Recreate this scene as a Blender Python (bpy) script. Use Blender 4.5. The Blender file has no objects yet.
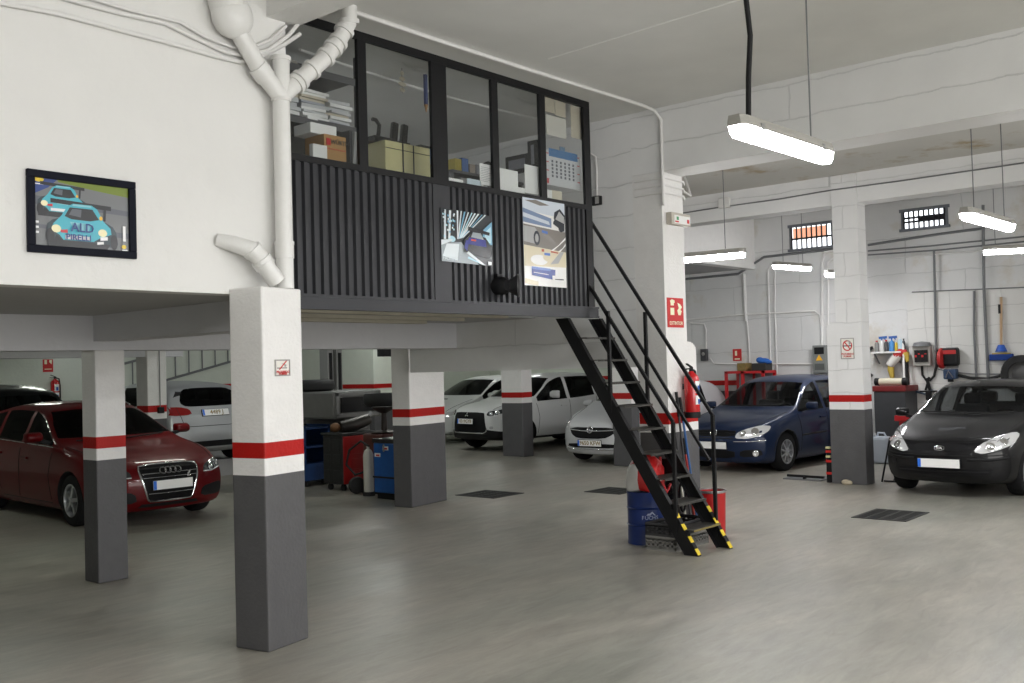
import bpy, bmesh, math, random
from mathutils import Vector, Matrix
from mathutils.bvhtree import BVHTree
random.seed(7)
SC = bpy.context.scene
COL = SC.collection
PI = math.pi
def rad(a): return math.radians(a)

# ---------------------------------------------------------------- camera
CAM_H = 1.84
YAW, PIT, ROL, FPX = rad(40.51668306), rad(1.42964719), rad(-1.59998754), 999.0228626584162
_f = Vector((math.cos(YAW)*math.cos(PIT), math.sin(YAW)*math.cos(PIT), math.sin(PIT)))
_r = Vector((math.sin(YAW), -math.cos(YAW), 0.0))
_u = _r.cross(_f)
CR = math.cos(ROL)*_r + math.sin(ROL)*_u
CU = -math.sin(ROL)*_r + math.cos(ROL)*_u
CF = _f
CPOS = Vector((0, 0, CAM_H))
cam_data = bpy.data.cameras.new('camera')
cam = bpy.data.objects.new('camera', cam_data)
COL.objects.link(cam)
cam_data.sensor_fit = 'HORIZONTAL'
cam_data.sensor_width = 36.0
cam_data.lens = FPX/1024*36.0
cam_data.clip_start = 0.05
cam_data.clip_end = 200
cam.matrix_world = Matrix(((CR.x, CU.x, -CF.x, 0), (CR.y, CU.y, -CF.y, 0), (CR.z, CU.z, -CF.z, CAM_H), (0, 0, 0, 1)))
SC.camera = cam

# points measured on the photograph, placed on a plane of the building
def _ray(px, py):
    return (CF*FPX + CR*(px-512) - CU*(py-341.5)).normalized()
def at_x(px, py, X):
    d = _ray(px, py); return CPOS + d*(X/d.x)
def at_y(px, py, Y):
    d = _ray(px, py); return CPOS + d*(Y/d.y)
def at_z(px, py, z=0.0):
    d = _ray(px, py); return CPOS + d*((z-CAM_H)/d.z)

# ---------------------------------------------------------------- materials
MATS = {}
def mat(name, col, rough=.5, metal=0.0, var=0.0, vscale=6.0, bump=0.0, bscale=30.0, coat=0.0, emit=None, estr=1.0,
        stain=None, sscale=1.2, sthr=.6, spec=.5, alpha=None):
    if name in MATS: return MATS[name]
    m = bpy.data.materials.new(name); m.use_nodes = True
    nt = m.node_tree; N = nt.nodes; Lk = nt.links
    b = N['Principled BSDF']
    c = (*col, 1.0)
    b.inputs['Base Color'].default_value = c
    b.inputs['Roughness'].default_value = rough
    b.inputs['Metallic'].default_value = metal
    b.inputs['Specular IOR Level'].default_value = spec
    if coat: 
        b.inputs['Coat Weight'].default_value = coat
        b.inputs['Coat Roughness'].default_value = .05
    if emit:
        b.inputs['Emission Color'].default_value = (*emit, 1)
        b.inputs['Emission Strength'].default_value = estr
    tc = N.new('ShaderNodeTexCoord')
    src = tc.outputs['Object']
    last = None
    if var or stain:
        n = N.new('ShaderNodeTexNoise'); n.inputs['Scale'].default_value = vscale; n.inputs['Detail'].default_value = 6
        Lk.new(src, n.inputs['Vector'])
        mx = N.new('ShaderNodeMix'); mx.data_type = 'RGBA'
        mx.inputs[6].default_value = (*[v*(1-var) for v in col], 1)
        mx.inputs[7].default_value = (*[min(1, v*(1+var)) for v in col], 1)
        Lk.new(n.outputs['Fac'], mx.inputs[0])
        last = mx.outputs[2]
        if stain:
            n2 = N.new('ShaderNodeTexNoise'); n2.inputs['Scale'].default_value = sscale; n2.inputs['Detail'].default_value = 8
            n2.inputs['Roughness'].default_value = .65
            Lk.new(src, n2.inputs['Vector'])
            rp = N.new('ShaderNodeValToRGB')
            rp.color_ramp.elements[0].position = sthr; rp.color_ramp.elements[0].color = (0, 0, 0, 1)
            rp.color_ramp.elements[1].position = min(1, sthr+.14); rp.color_ramp.elements[1].color = (1, 1, 1, 1)
            Lk.new(n2.outputs['Fac'], rp.inputs['Fac'])
            m2 = N.new('ShaderNodeMix'); m2.data_type = 'RGBA'
            Lk.new(rp.outputs['Color'], m2.inputs[0]); Lk.new(last, m2.inputs[6])
            m2.inputs[7].default_value = (*stain, 1)
            last = m2.outputs[2]
        Lk.new(last, b.inputs['Base Color'])
    if bump:
        nb = N.new('ShaderNodeTexNoise'); nb.inputs['Scale'].default_value = bscale; nb.inputs['Detail'].default_value = 5
        Lk.new(src, nb.inputs['Vector'])
        bp = N.new('ShaderNodeBump'); bp.inputs['Strength'].default_value = bump; bp.inputs['Distance'].default_value = .02
        Lk.new(nb.outputs['Fac'], bp.inputs['Height'])
        Lk.new(bp.outputs['Normal'], b.inputs['Normal'])
    MATS[name] = m
    return m

def glass(name, tint, ior=1.45):
    if name in MATS: return MATS[name]
    m = bpy.data.materials.new(name); m.use_nodes = True
    nt = m.node_tree; N = nt.nodes; Lk = nt.links
    for n in list(N): N.remove(n)
    o = N.new('ShaderNodeOutputMaterial'); t = N.new('ShaderNodeBsdfTransparent'); g = N.new('ShaderNodeBsdfGlossy')
    t.inputs['Color'].default_value = (*tint, 1); g.inputs['Roughness'].default_value = .02
    g.inputs['Color'].default_value = (1, 1, 1, 1)
    fr = N.new('ShaderNodeFresnel'); ge = N.new('ShaderNodeNewGeometry'); mr = N.new('ShaderNodeMapRange')
    mr.inputs['To Min'].default_value = ior; mr.inputs['To Max'].default_value = 1/ior
    Lk.new(ge.outputs['Backfacing'], mr.inputs['Value']); Lk.new(mr.outputs[0], fr.inputs['IOR'])
    mx = N.new('ShaderNodeMixShader')
    Lk.new(fr.outputs['Fac'], mx.inputs['Fac']); Lk.new(t.outputs['BSDF'], mx.inputs[1]); Lk.new(g.outputs['BSDF'], mx.inputs[2])
    Lk.new(mx.outputs['Shader'], o.inputs['Surface'])
    MATS[name] = m
    return m

# ---------------------------------------------------------------- mesh builder
class MB:
    def __init__(s): s.bm = bmesh.new()
    def _face(s, vs, m=0):
        try:
            f = s.bm.faces.new(vs); f.material_index = m; return f
        except ValueError:
            return None
    def poly(s, pts, m=0):
        return s._face([s.bm.verts.new(p) for p in pts], m)
    def hexa(s, p, m=0):
        v = [s.bm.verts.new(q) for q in p]
        for idx in ((0,3,2,1),(4,5,6,7),(0,1,5,4),(1,2,6,5),(2,3,7,6),(3,0,4,7)):
            s._face([v[i] for i in idx], m)
        return s
    def box(s, x0, x1, y0, y1, z0, z1, m=0):
        return s.hexa([(x0,y0,z0),(x1,y0,z0),(x1,y1,z0),(x0,y1,z0),(x0,y0,z1),(x1,y0,z1),(x1,y1,z1),(x0,y1,z1)], m)
    def obox(s, c, size, rz=0, m=0, M=None):
        hx, hy, hz = size[0]/2, size[1]/2, size[2]/2
        R = M if M is not None else Matrix.Rotation(rz, 3, 'Z')
        c = Vector(c)
        pts = [c + R @ Vector((a*hx, b*hy, d*hz)) for d in (-1, 1) for a, b in ((-1,-1),(1,-1),(1,1),(-1,1))]
        return s.hexa(pts, m)
    def bar(s, p0, p1, w, h, m=0, up=(0,0,1)):
        p0, p1 = Vector(p0), Vector(p1); d = (p1-p0).normalized()
        a = d.cross(Vector(up))
        if a.length < 1e-4: a = d.cross(Vector((1, 0, 0)))
        a.normalize(); b = a.cross(d).normalized()
        a *= w/2; b *= h/2
        return s.hexa([p0-a-b, p0+a-b, p0+a+b, p0-a+b, p1-a-b, p1+a-b, p1+a+b, p1-a+b], m)
    def cyl(s, p0, p1, r0, r1=None, seg=14, m=0, caps=True):
        r1 = r0 if r1 is None else r1
        p0, p1 = Vector(p0), Vector(p1); d = (p1-p0).normalized()
        a = d.orthogonal().normalized(); b = d.cross(a)
        A = [s.bm.verts.new(p0 + (a*math.cos(t)+b*math.sin(t))*r0) for t in [2*PI*i/seg for i in range(seg)]]
        B = [s.bm.verts.new(p1 + (a*math.cos(t)+b*math.sin(t))*r1) for t in [2*PI*i/seg for i in range(seg)]]
        for i in range(seg): s._face([A[i], A[(i+1)%seg], B[(i+1)%seg], B[i]], m)
        if caps:
            s._face(A[::-1], m); s._face(B, m)
        return s
    def tube(s, pts, r, seg=8, m=0, closed=False):
        pts = [Vector(p) for p in pts]; n = len(pts); rings = []
        pa = None
        for i, p in enumerate(pts):
            if closed: d = pts[(i+1)%n]-pts[i-1]
            else: d = pts[min(i+1, n-1)]-pts[max(i-1, 0)]
            if d.length < 1e-9: d = Vector((0,0,1))
            d.normalize()
            if pa is None: a = d.orthogonal().normalized()
            else:
                a = pa - d*pa.dot(d)
                a = a.normalized() if a.length > 1e-5 else d.orthogonal().normalized()
            pa = a; b = d.cross(a)
            rr = r[i] if isinstance(r, (list, tuple)) else r
            rings.append([s.bm.verts.new(p+(a*math.cos(t)+b*math.sin(t))*rr) for t in [2*PI*k/seg for k in range(seg)]])
        for i in range(n if closed else n-1):
            A, B = rings[i], rings[(i+1)%n]
            for k in range(seg): s._face([A[k], A[(k+1)%seg], B[(k+1)%seg], B[k]], m)
        if not closed:
            s._face(rings[0][::-1], m); s._face(rings[-1], m)
        return s
    def lathe(s, prof, o=(0,0,0), axis=(0,0,1), seg=24, m=0, ms=None):
        o = Vector(o); d = Vector(axis).normalized(); a = d.orthogonal().normalized(); b = d.cross(a)
        rings = []
        for r, z in prof:
            if r < 1e-6: rings.append([s.bm.verts.new(o+d*z)])
            else: rings.append([s.bm.verts.new(o+d*z+(a*math.cos(t)+b*math.sin(t))*r) for t in [2*PI*k/seg for k in range(seg)]])
        for i in range(len(rings)-1):
            A, B = rings[i], rings[i+1]; mm = ms[i] if ms else m
            for k in range(seg):
                k2 = (k+1) % seg
                if len(A) == 1 and len(B) == 1: continue
                if len(A) == 1: s._face([A[0], B[k2], B[k]], mm)
                elif len(B) == 1: s._face([A[k], A[k2], B[0]], mm)
                else: s._face([A[k], A[k2], B[k2], B[k]], mm)
        return s
    def prism(s, poly, fn, a, b, m=0):
        A = [s.bm.verts.new(fn(p, a)) for p in poly]; B = [s.bm.verts.new(fn(p, b)) for p in poly]
        n = len(poly)
        s._face(A[::-1], m); s._face(B, m)
        for i in range(n): s._face([A[i], A[(i+1)%n], B[(i+1)%n], B[i]], m)
        return s
    def ball(s, c, r, seg=12, rings=8, m=0):
        c = Vector(c); r = (r, r, r) if not isinstance(r, (list, tuple)) else r
        R = []
        for i in range(rings+1):
            t = PI*i/rings
            if i in (0, rings): R.append([s.bm.verts.new(c+Vector((0,0,r[2]*math.cos(t))))])
            else: R.append([s.bm.verts.new(c+Vector((r[0]*math.sin(t)*math.cos(2*PI*k/seg), r[1]*math.sin(t)*math.sin(2*PI*k/seg), r[2]*math.cos(t)))) for k in range(seg)])
        for i in range(rings):
            A, B = R[i], R[i+1]
            for k in range(seg):
                k2 = (k+1)%seg
                if len(A) == 1: s._face([A[0], B[k], B[k2]], m)
                elif len(B) == 1: s._face([A[k], B[0], A[k2]], m)
                else: s._face([A[k], B[k], B[k2], A[k2]], m)
        return s
    def text(s, txt, org, xd, yd, size, m=0, depth=.002, align='CENTER', bold=0.0):
        cu = bpy.data.curves.new('text', 'FONT'); cu.body = txt; cu.size = size; cu.align_x = align; cu.align_y = 'CENTER'
        cu.extrude = depth/2; cu.offset = bold; cu.resolution_u = 2
        ob = bpy.data.objects.new('text', cu); COL.objects.link(ob)
        me = bpy.data.meshes.new_from_object(ob)
        xd = Vector(xd).normalized(); yd = Vector(yd).normalized(); nd = xd.cross(yd); org = Vector(org)
        vs = [s.bm.verts.new(org+xd*v.co.x+yd*v.co.y+nd*v.co.z) for v in me.vertices]
        for p in me.polygons: s._face([vs[i] for i in p.vertices], m)
        bpy.data.objects.remove(ob); bpy.data.curves.remove(cu); bpy.data.meshes.remove(me)
        return s
    def build(s, name, mats, parent=None, world=True, smooth=None, bevel=0, recalc=True):
        if not isinstance(mats, (list, tuple)): mats = [mats]
        if recalc: bmesh.ops.recalc_face_normals(s.bm, faces=s.bm.faces)
        me = bpy.data.meshes.new(name)
        off = None
        if parent is not None and world:
            r = parent
            while r.parent is not None: r = r.parent
            M = (Matrix.Translation(r.location) @ r.rotation_euler.to_matrix().to_4x4()).inverted()
            p = parent
            while p.parent is not None:
                M = Matrix.Translation(p.location).inverted() @ M; p = p.parent
            bmesh.ops.transform(s.bm, matrix=M, verts=s.bm.verts)
        if parent is None:
            xs = [v.co.x for v in s.bm.verts]; ys = [v.co.y for v in s.bm.verts]; zs = [v.co.z for v in s.bm.verts]
            off = Vector(((min(xs)+max(xs))/2, (min(ys)+max(ys))/2, min(zs)))
            bmesh.ops.translate(s.bm, verts=s.bm.verts, vec=-off)
        s.bm.to_mesh(me); s.bm.free()
        for m in mats: me.materials.append(m)
        if smooth is not None:
            me.polygons.foreach_set('use_smooth', [True]*len(me.polygons))
            me.set_sharp_from_angle(angle=rad(smooth))
        o = bpy.data.objects.new(name, me); COL.objects.link(o)
        if parent is not None: o.parent = parent
        else: o.location = off
        if bevel:
            bv = o.modifiers.new('bevel', 'BEVEL'); bv.width = bevel; bv.segments = 2; bv.limit_method = 'ANGLE'; bv.angle_limit = rad(40)
        return o

def tag(o, label, cat, group=None):
    o['label'] = label; o['category'] = cat
    if group: o['group'] = group
    return o
def struct(o, label=None):
    o['kind'] = 'structure'
    if label: o['label'] = label
    return o
def stuff(o):
    o['kind'] = 'stuff'; return o
def thing(name, label, cat, loc=(0,0,0), rz=0.0, group=None):
    o = bpy.data.objects.new(name, None); COL.objects.link(o)
    o.empty_display_size = .1
    o.location = loc; o.rotation_euler = (0, 0, rz)
    return tag(o, label, cat, group)
def copy_tree(o, parent=None):
    c = o.copy(); COL.objects.link(c)
    if parent is not None: c.parent = parent
    for ch in list(o.children): copy_tree(ch, c)
    return c
def pchip(pts):
    pts = sorted(pts); X = [p[0] for p in pts]; Y = [p[1] for p in pts]; n = len(X)
    h = [X[i+1]-X[i] for i in range(n-1)]; dl = [(Y[i+1]-Y[i])/h[i] for i in range(n-1)]
    d = [0]*n
    for i in range(1, n-1):
        if dl[i-1]*dl[i] > 0:
            w1 = 2*h[i]+h[i-1]; w2 = h[i]+2*h[i-1]
            d[i] = (w1+w2)/(w1/dl[i-1]+w2/dl[i])
    d[0] = dl[0]; d[-1] = dl[-1]
    def f(x):
        if x <= X[0]: return Y[0]
        if x >= X[-1]: return Y[-1]
        i = 0
        while x > X[i+1]: i += 1
        t = (x-X[i])/h[i]
        return (Y[i]*(1+2*t)*(1-t)**2 + d[i]*h[i]*t*(1-t)**2 + Y[i+1]*t*t*(3-2*t) + d[i+1]*h[i]*t*t*(t-1))
    return f
def smooth_poly(p, n=1):
    for _ in range(n):
        q = []
        for i in range(len(p)):
            a, b = p[i], p[(i+1)%len(p)]
            q.append((a[0]*.8+b[0]*.2, a[1]*.8+b[1]*.2)); q.append((a[0]*.2+b[0]*.8, a[1]*.2+b[1]*.8))
        p = q
    return p
# ---------------------------------------------------------------- cars
M_ARCH = mat('arch_black', (.008,.008,.009), .9)
M_INT = mat('car_interior', (.02,.02,.022), .8)
M_SEAT = mat('car_seat', (.035,.035,.038), .85, bump=.2, bscale=200)
M_TYRE = mat('tyre_rubber', (.010,.010,.011), .8, bump=.2, bscale=120, spec=.2)
M_ALLOY = mat('alloy', (.55,.56,.58), .3, .8)
M_CHROME = mat('chrome', (.85,.86,.88), .12, 1.0)
M_BLACKPL = mat('black_plastic', (.009,.009,.010), .5, spec=.25)
M_GRILLE = mat('grille_black', (.005,.005,.006), .6, spec=.2)
M_SEAM = mat('panel_gap', (.004,.004,.005), .8)
M_LAMP = mat('headlamp_glass', (.80,.81,.82), .10, .35, coat=1.0)
M_LAMPD = mat('headlamp_dark', (.07,.075,.08), .1, .4, coat=1.0)
M_TAIL = mat('tail_red', (.30,.006,.006), .12, coat=1.0)
M_AMBER = mat('amber_lens', (.7,.25,.03), .15, coat=1.0)
M_PLATE = mat('plate_white', (.95,.95,.93), .35)
M_PBLUE = mat('plate_blue', (.03,.18,.75), .4)
M_PINK = mat('plate_ink', (.30,.20,.06), .5)
M_GLASS = glass('car_glass', (.45,.47,.48), 1.18)
M_GLASSD = glass('car_glass_dark', (.12,.125,.13), 1.32)

def paint(name, col, metal=.35, rough=.32):
    return mat('paint_'+name, col, .45, metal*.5, coat=.45, spec=.12)

class Car: pass

def lin(a, b, t): return a+(b-a)*t
def clamp(x, a=0., b=1.): return max(a, min(b, x))

def make_wheel_parts(R, wdt, style, spokes):
    """tyre and rim meshes, axle along y, outer face towards -y"""
    t = MB()
    rr = R*.64
    hw = wdt/2
    t.lathe([(rr*.96, -hw*.85), (rr*1.02, -hw*.98), (R*.86, -hw*1.0), (R*.955, -hw*.86), (R*.99, -hw*.62), (R, -hw*.3), (R, hw*.3), (R*.99, hw*.62), (R*.955, hw*.86), (R*.86, hw), (rr*1.02, hw*.98), (rr*.96, hw*.85)], axis=(0,1,0), seg=36)
    to = t.build('tyre', M_TYRE, world=False, smooth=40);
    w = MB()
    w.lathe([(rr*.985, -hw*.9), (rr*.99, -hw*.97), (rr*.93, -hw*.98), (rr*.90, -hw*.8), (rr*.88, hw*.1), (rr*.2, hw*.12), (0, hw*.12)], axis=(0,1,0), seg=36, ms=[0,0,0,0,1,1])
    y0 = -hw*.82
    w.lathe([(0, y0-.03), (rr*.10, y0-.03), (rr*.17, y0-.018), (rr*.2, y0+.03), (0, y0+.03)], axis=(0,1,0), seg=18)
    for k in range(spokes):
        a = 2*PI*k/spokes + .2
        for da in ((-.13, .13) if style == 'twin' else (0,)):
            ca, sa = math.cos(a+da), math.sin(a+da)
            d = Vector((ca, 0, sa)); n = Vector((-sa, 0, ca))
            wi, wo = (rr*.05, rr*.06) if style == 'twin' else (rr*.13, rr*.10) if style == 'five' else (rr*.075, rr*.05)
            p0 = d*rr*.13; p1 = d*rr*.95
            w.hexa([p0-n*wi+Vector((0,y0+.035,0)), p1-n*wo+Vector((0,y0+.05,0)), p1+n*wo+Vector((0,y0+.05,0)), p0+n*wi+Vector((0,y0+.035,0)),
                    p0-n*wi+Vector((0,y0-.015,0)), p1-n*wo+Vector((0,y0+.0,0)), p1+n*wo+Vector((0,y0+.0,0)), p0+n*wi+Vector((0,y0-.015,0))])
    wo_ = w.build('rim', [M_ALLOY, M_ARCH], world=False, smooth=35)
    # build() recentres parentless meshes: put them back round the axle
    for o in (to, wo_):
        off = o.location.copy()
        o.data.transform(Matrix.Translation(off)); o.location = (0,0,0)
    return to, wo_

def build_car(S, name, label, pos, yaw, group=None):
    L, W, H, R = S['L'], S['W'], S['H'], S['R']
    fo, wb, zb = S['fo'], S['wb'], S.get('zb', .19)
    top = pchip([(-x, z) for x, z in [(-a, b) for a, b in S['top']]])   # given as distance behind the nose
    T = lambda x: top(-x)
    bl = pchip(S['belt']); B = lambda x: min(bl(-x), T(x)-.012)
    cowl, roof0, roof1 = S['cowl'], S['roof0'], S['roof1']
    tum = S.get('tum', .36); Af = S.get('Af', .34); Ar = S.get('Ar', .16)
    pf = pchip(S.get('pf', [(.15,.07),(.3,.02),(.5,0),(.65,.03),(.8,.10),(1.0,.2)]))
    pr = pchip(S.get('pr', [(.15,.07),(.3,.02),(.5,0),(.65,.04),(.9,.09),(1.2,.12),(1.5,.2)]))
    fz, rz_ = 1.05, .8
    def wid(x):
        f = clamp(1+x/fz)**3; r = clamp((-x-(L-rz_))/rz_)**3
        return W/2*(1-.07*f-.06*r - .012*abs(-x/L-.5)**2*4)
    def dfm(x, y, z):
        f = clamp(1+x/fz)**2; r = clamp((-x-(L-rz_))/rz_)**2
        yn = min(1.05, abs(y)/(W/2))
        g = math.exp(-((-x-(cowl*.45+roof0*.55))/.55)**2)*clamp((z-B(x)+.02)/.1)
        return Vector((x - f*(Af*yn**3 + pf(z)) + r*(Ar*yn**3 + pr(z)) - .13*g*yn**2, y, z))
    def ring(x):
        w = wid(x); zt = T(x); zbl = B(x); h = max(zt-zbl-.03, 0.0)
        e = clamp(h/.12)
        yr = lambda k: .935*w - tum*h*k
        zbb = zb + .05*clamp(1+x/.6)**2 + .10*clamp((-x-(L-.5))/.5)**2
        return [(0, zbb), (.72*w, zbb), (.92*w, zbb+.02), (.978*w, zbb+.11), (1.0*w, lin(zbb, zbl, .45)), (1.0*w, lin(zbb, zbl, .70)),
                (.985*w, lin(zbb, zbl, .90)), (.955*w, zbl), (.935*w, zbl+.018*e),
                (yr(.5), zbl+.5*h+.02*(1-e)*0), (yr(.9)-.0*e, zbl+.90*h), (yr(1.0)*.86, zt-.030*e-.006), (yr(1.0)*.5, zt-.008), (0, zt)]
    xs = [0, .015, .05, .11, .2, .32, .46, .6, .76, .92, 1.05]
    n = int((L-1.05-.75)/.11)
    xs += [1.05+(L-1.8)*i/n for i in range(1, n+1)]
    xs += [L-.6, L-.45, L-.32, L-.2, L-.11, L-.05, L-.015, L]
    bm = bmesh.new()
    def vring(x, sc=1.0):
        rg = ring(x); zc = (rg[0][1]+rg[-1][1])/2
        half = [(y*sc, zc+(z-zc)*sc) for y, z in rg]
        full = half + [(-y, z) for y, z in half[-2:0:-1]]
        return [bm.verts.new(dfm(x, y, z)) for y, z in full]
    rings = [vring(0, s) for s in (.12, .35, .6, .8, .93)] + [vring(-x) for x in xs] + [vring(-L, s) for s in (.93, .8, .6, .35, .12)]
    for A, Bq in zip(rings[:-1], rings[1:]):
        m = len(A)
        for k in range(m): bm.faces.new([A[k], A[(k+1)%m], Bq[(k+1)%m], Bq[k]])
    for A in (rings[0], rings[-1]):
        c = bm.verts.new(sum((v.co for v in A), Vector())/len(A)); m = len(A)
        for k in range(m): bm.faces.new([A[k], A[(k+1)%m], c])
    bmesh.ops.recalc_face_normals(bm, faces=bm.faces)
    me = bpy.data.meshes.new('body'); bm.to_mesh(me); bm.free()
    tmp = bpy.data.objects.new('body_tmp', me); COL.objects.link(tmp)
    sub = tmp.modifiers.new('s', 'SUBSURF'); sub.levels = 1; sub.render_levels = 1
    dg = bpy.context.evaluated_depsgraph_get(); dg.update()
    me2 = bpy.data.meshes.new_from_object(tmp.evaluated_get(dg))
    bvh = BVHTree.FromPolygons([v.co.copy() for v in me2.vertices], [tuple(p.vertices) for p in me2.polygons])
    # cabin shell, inside out
    bm = bmesh.new(); bm.from_mesh(me2)
    x0, x1 = cowl+.02, L-.34
    k = 16; cr = []
    for i in range(k+1):
        x = -lin(x0, x1, i/k); w = wid(x); zt = T(x); zbl = B(x); h = max(zt-zbl-.03, 0)
        yy = .935*w - tum*h; 
        zr = max(zt-.065, zbl-.05)
        half = [(0,.42), (.82*w,.42), (.88*w, zbl-.06), (min(.88*w, .935*w-tum*h*.5-.05), lin(zbl, zt, .5)-.045), (yy*.86-.03, zr), (0, zr+.004)]
        if lin(zbl, zt, .5)-.045 < zbl-.05: half[3] = (.87*w, zbl-.055)
        full = half + [(-y, z) for y, z in half[-2:0:-1]]
        cr.append([bm.verts.new(Vector((x-.13*clamp(h/.1)*math.exp(-((-x-(cowl*.45+roof0*.55))/.55)**2)*(y/(W/2))**2 - .06*(i == 0)*0, y, z))) for y, z in full])
    newf = []
    for A, Bq in zip(cr[:-1], cr[1:]):
        m = len(A)
        for q in range(m): newf.append(bm.faces.new([A[q], A[(q+1)%m], Bq[(q+1)%m], Bq[q]]))
    for A in (cr[0], cr[-1]): newf.append(bm.faces.new(A))
    bmesh.ops.recalc_face_normals(bm, faces=newf)
    bmesh.ops.reverse_faces(bm, faces=newf)
    for f in newf: f.material_index = 2
    bm.to_mesh(me2); bm.free()
    PM = S['paint']
    for m in (PM, M_ARCH, M_INT, S.get('lower', PM)): me2.materials.append(m)
    # openings
    def poly_side(a, b):
        lo = S.get('sill_off', .03); hi = S.get('head_off', .105)
        q = 14
        P = [(-lin(a, b, i/q)) for i in range(q+1)]
        bt = [(x, B(x)+lo) for x in P]; tp = [(x, max(T(x)-hi-S.get('front_cut', .03)*clamp((roof0+.25+x)/.5), B(x)+lo+.004)) for x in P]
        if S.get('rear_kink') and b > S['rear_kink'][0]:
            kx, kz = S['rear_kink']
            bt = [(x, z + kz*clamp((-x-kx)/(b-kx))**1.5) for x, z in bt]
            bt = [(x, min(z, t[1]-.004)) for (x, z), t in zip(bt, tp)]
        pts = bt + tp[::-1]
        out = []
        for p in pts:
            if not out or (Vector(p)-Vector(out[-1])).length > .012: out.append(p)
        return out
    side = [poly_side(a, b) for a, b in S['side_win']]
    zc = T(-cowl)+.035; xr0 = -roof0
    hb = wid(-cowl)*.935-.085; hr = wid(xr0)*.935 - tum*(T(xr0)-B(xr0)-.03) - .075
    zt_ = T(xr0)-.045
    ws = [(-hb, zc), (-hb*.5, zc-.004), (0, zc-.006), (hb*.5, zc-.004), (hb, zc), (lin(hb,hr,.5)+.01, lin(zc,zt_,.5)), (hr, zt_-.012), (hr*.5, zt_+.008), (0, zt_+.012), (-hr*.5, zt_+.008), (-hr, zt_-.012), (-lin(hb,hr,.5)-.01, lin(zc,zt_,.5))]
    rzl, rzh, ryl, ryh = S['rear_win']
    rw = smooth_poly([(-ryl, rzl), (0, rzl-.005), (ryl, rzl), (ryh, rzh), (0, rzh+.01), (-ryh, rzh)], 2)
    cut1, cut2, cut3, cut4 = MB(), MB(), MB(), MB()
    for sx in (-fo, -fo-wb):
        for s in (1, -1):
            cut1.cyl((sx, s*(W/2-.30), R), (sx, s*(W/2+.2), R), R*S.get('arch', 1.13), seg=40, m=0)
    cut3.prism(ws, lambda p, a: (a, p[0], p[1]), -roof0+.02-.30, .3, m=1)
    cut4.prism(rw, lambda p, a: (a, p[0], p[1]), -L-.3, -roof1+.02 if S.get('hatch', True) else -roof1, m=1)
    for P in side:
        for s in (1, -1):
            cut2.prism(P, lambda p, a: (p[0], a, p[1]), s*(W*.22), s*(W/2+.3), m=1)
    base = bpy.data.objects.new('body', me2); COL.objects.link(base)
    cutters = []
    for ci, c in enumerate((cut1, cut3, cut4, cut2)):
        bmesh.ops.recalc_face_normals(c.bm, faces=c.bm.faces)
        cm = bpy.data.meshes.new('cut'); c.bm.to_mesh(cm); c.bm.free()
        for m in (M_ARCH, M_INT): cm.materials.append(m)
        co = bpy.data.objects.new('cut', cm); COL.objects.link(co); cutters.append(co)
        bo = base.modifiers.new('b', 'BOOLEAN'); bo.object = co; bo.operation = 'DIFFERENCE'; bo.solver = 'EXACT'; bo.use_self = True; bo.material_mode = 'TRANSFER'
    dg = bpy.context.evaluated_depsgraph_get(); dg.update()
    me3 = bpy.data.meshes.new_from_object(base.evaluated_get(dg))
    for o in cutters+[base, tmp]: bpy.data.objects.remove(o)
    me3.name = 'body'
    if S.get('lower'):
        li = list(me3.materials).index(S['lower'])
        pi_ = list(me3.materials).index(PM)
        for p in me3.polygons:
            if p.material_index == pi_ and S['lower_fn'](p.center): p.material_index = li
    me3.polygons.foreach_set('use_smooth', [True]*len(me3.polygons)); me3.set_sharp_from_angle(angle=rad(32))
    root = thing(name, label, 'car', (pos[0], pos[1], S.get('z', 0)), yaw, group)
    body = bpy.data.objects.new('body', me3); COL.objects.link(body); body.parent = root
    c = Car(); c.root = root; c.bvh = bvh; c.S = S
    # ------- panels that lie on the body
    def hit(mode, p):
        a, b = p
        if mode == 'left': o, d = Vector((a, 3, b)), Vector((0,-1,0))
        elif mode == 'right': o, d = Vector((a, -3, b)), Vector((0,1,0))
        elif mode == 'front': o, d = Vector((3, a, b)), Vector((-1,0,0))
        elif mode == 'rear': o, d = Vector((-L-3, a, b)), Vector((1,0,0))
        else: o, d = Vector((a, b, 4)), Vector((0,0,-1))
        r = bvh.ray_cast(o, d)
        if r[0] is None:
            q = Vector((a, math.copysign(W/2,o.y), b)) if mode in ('left','right') else Vector((0 if mode=='front' else -L, a, b)) if mode in ('front','rear') else Vector((a,b,H))
            r = bvh.find_nearest(q)
        return r[0], r[1]
    def decal(nm, poly, mode, m, off=.005, skirt=.02, grid=.06, parent=root):
        bm = bmesh.new()
        bm.faces.new([bm.verts.new((p[0], p[1], 0)) for p in poly])
        lo = [min(p[i] for p in poly) for i in (0,1)]; hi = [max(p[i] for p in poly) for i in (0,1)]
        for ax in (0, 1):
            q = math.floor(lo[ax]/grid)*grid+grid
            no = (1,0,0) if ax == 0 else (0,1,0)
            while q < hi[ax]-1e-4:
                co = (q,0,0) if ax == 0 else (0,q,0)
                bmesh.ops.bisect_plane(bm, geom=bm.verts[:]+bm.edges[:]+bm.faces[:], plane_co=co, plane_no=no, dist=1e-5)
                q += grid
        for v in bm.verts:
            h, nn = hit(mode, (v.co.x, v.co.y)); v.co = h+nn*off
        bmesh.ops.recalc_face_normals(bm, faces=bm.faces)
        bm.normal_update()
        be = [e for e in bm.edges if e.is_boundary]
        if skirt:
            r = bmesh.ops.extrude_edge_only(bm, edges=be)
            for v in [g for g in r['geom'] if isinstance(g, bmesh.types.BMVert)]:
                nn = bvh.find_nearest(v.co)[1]; v.co -= nn*skirt
        bmesh.ops.recalc_face_normals(bm, faces=bm.faces)
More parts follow.
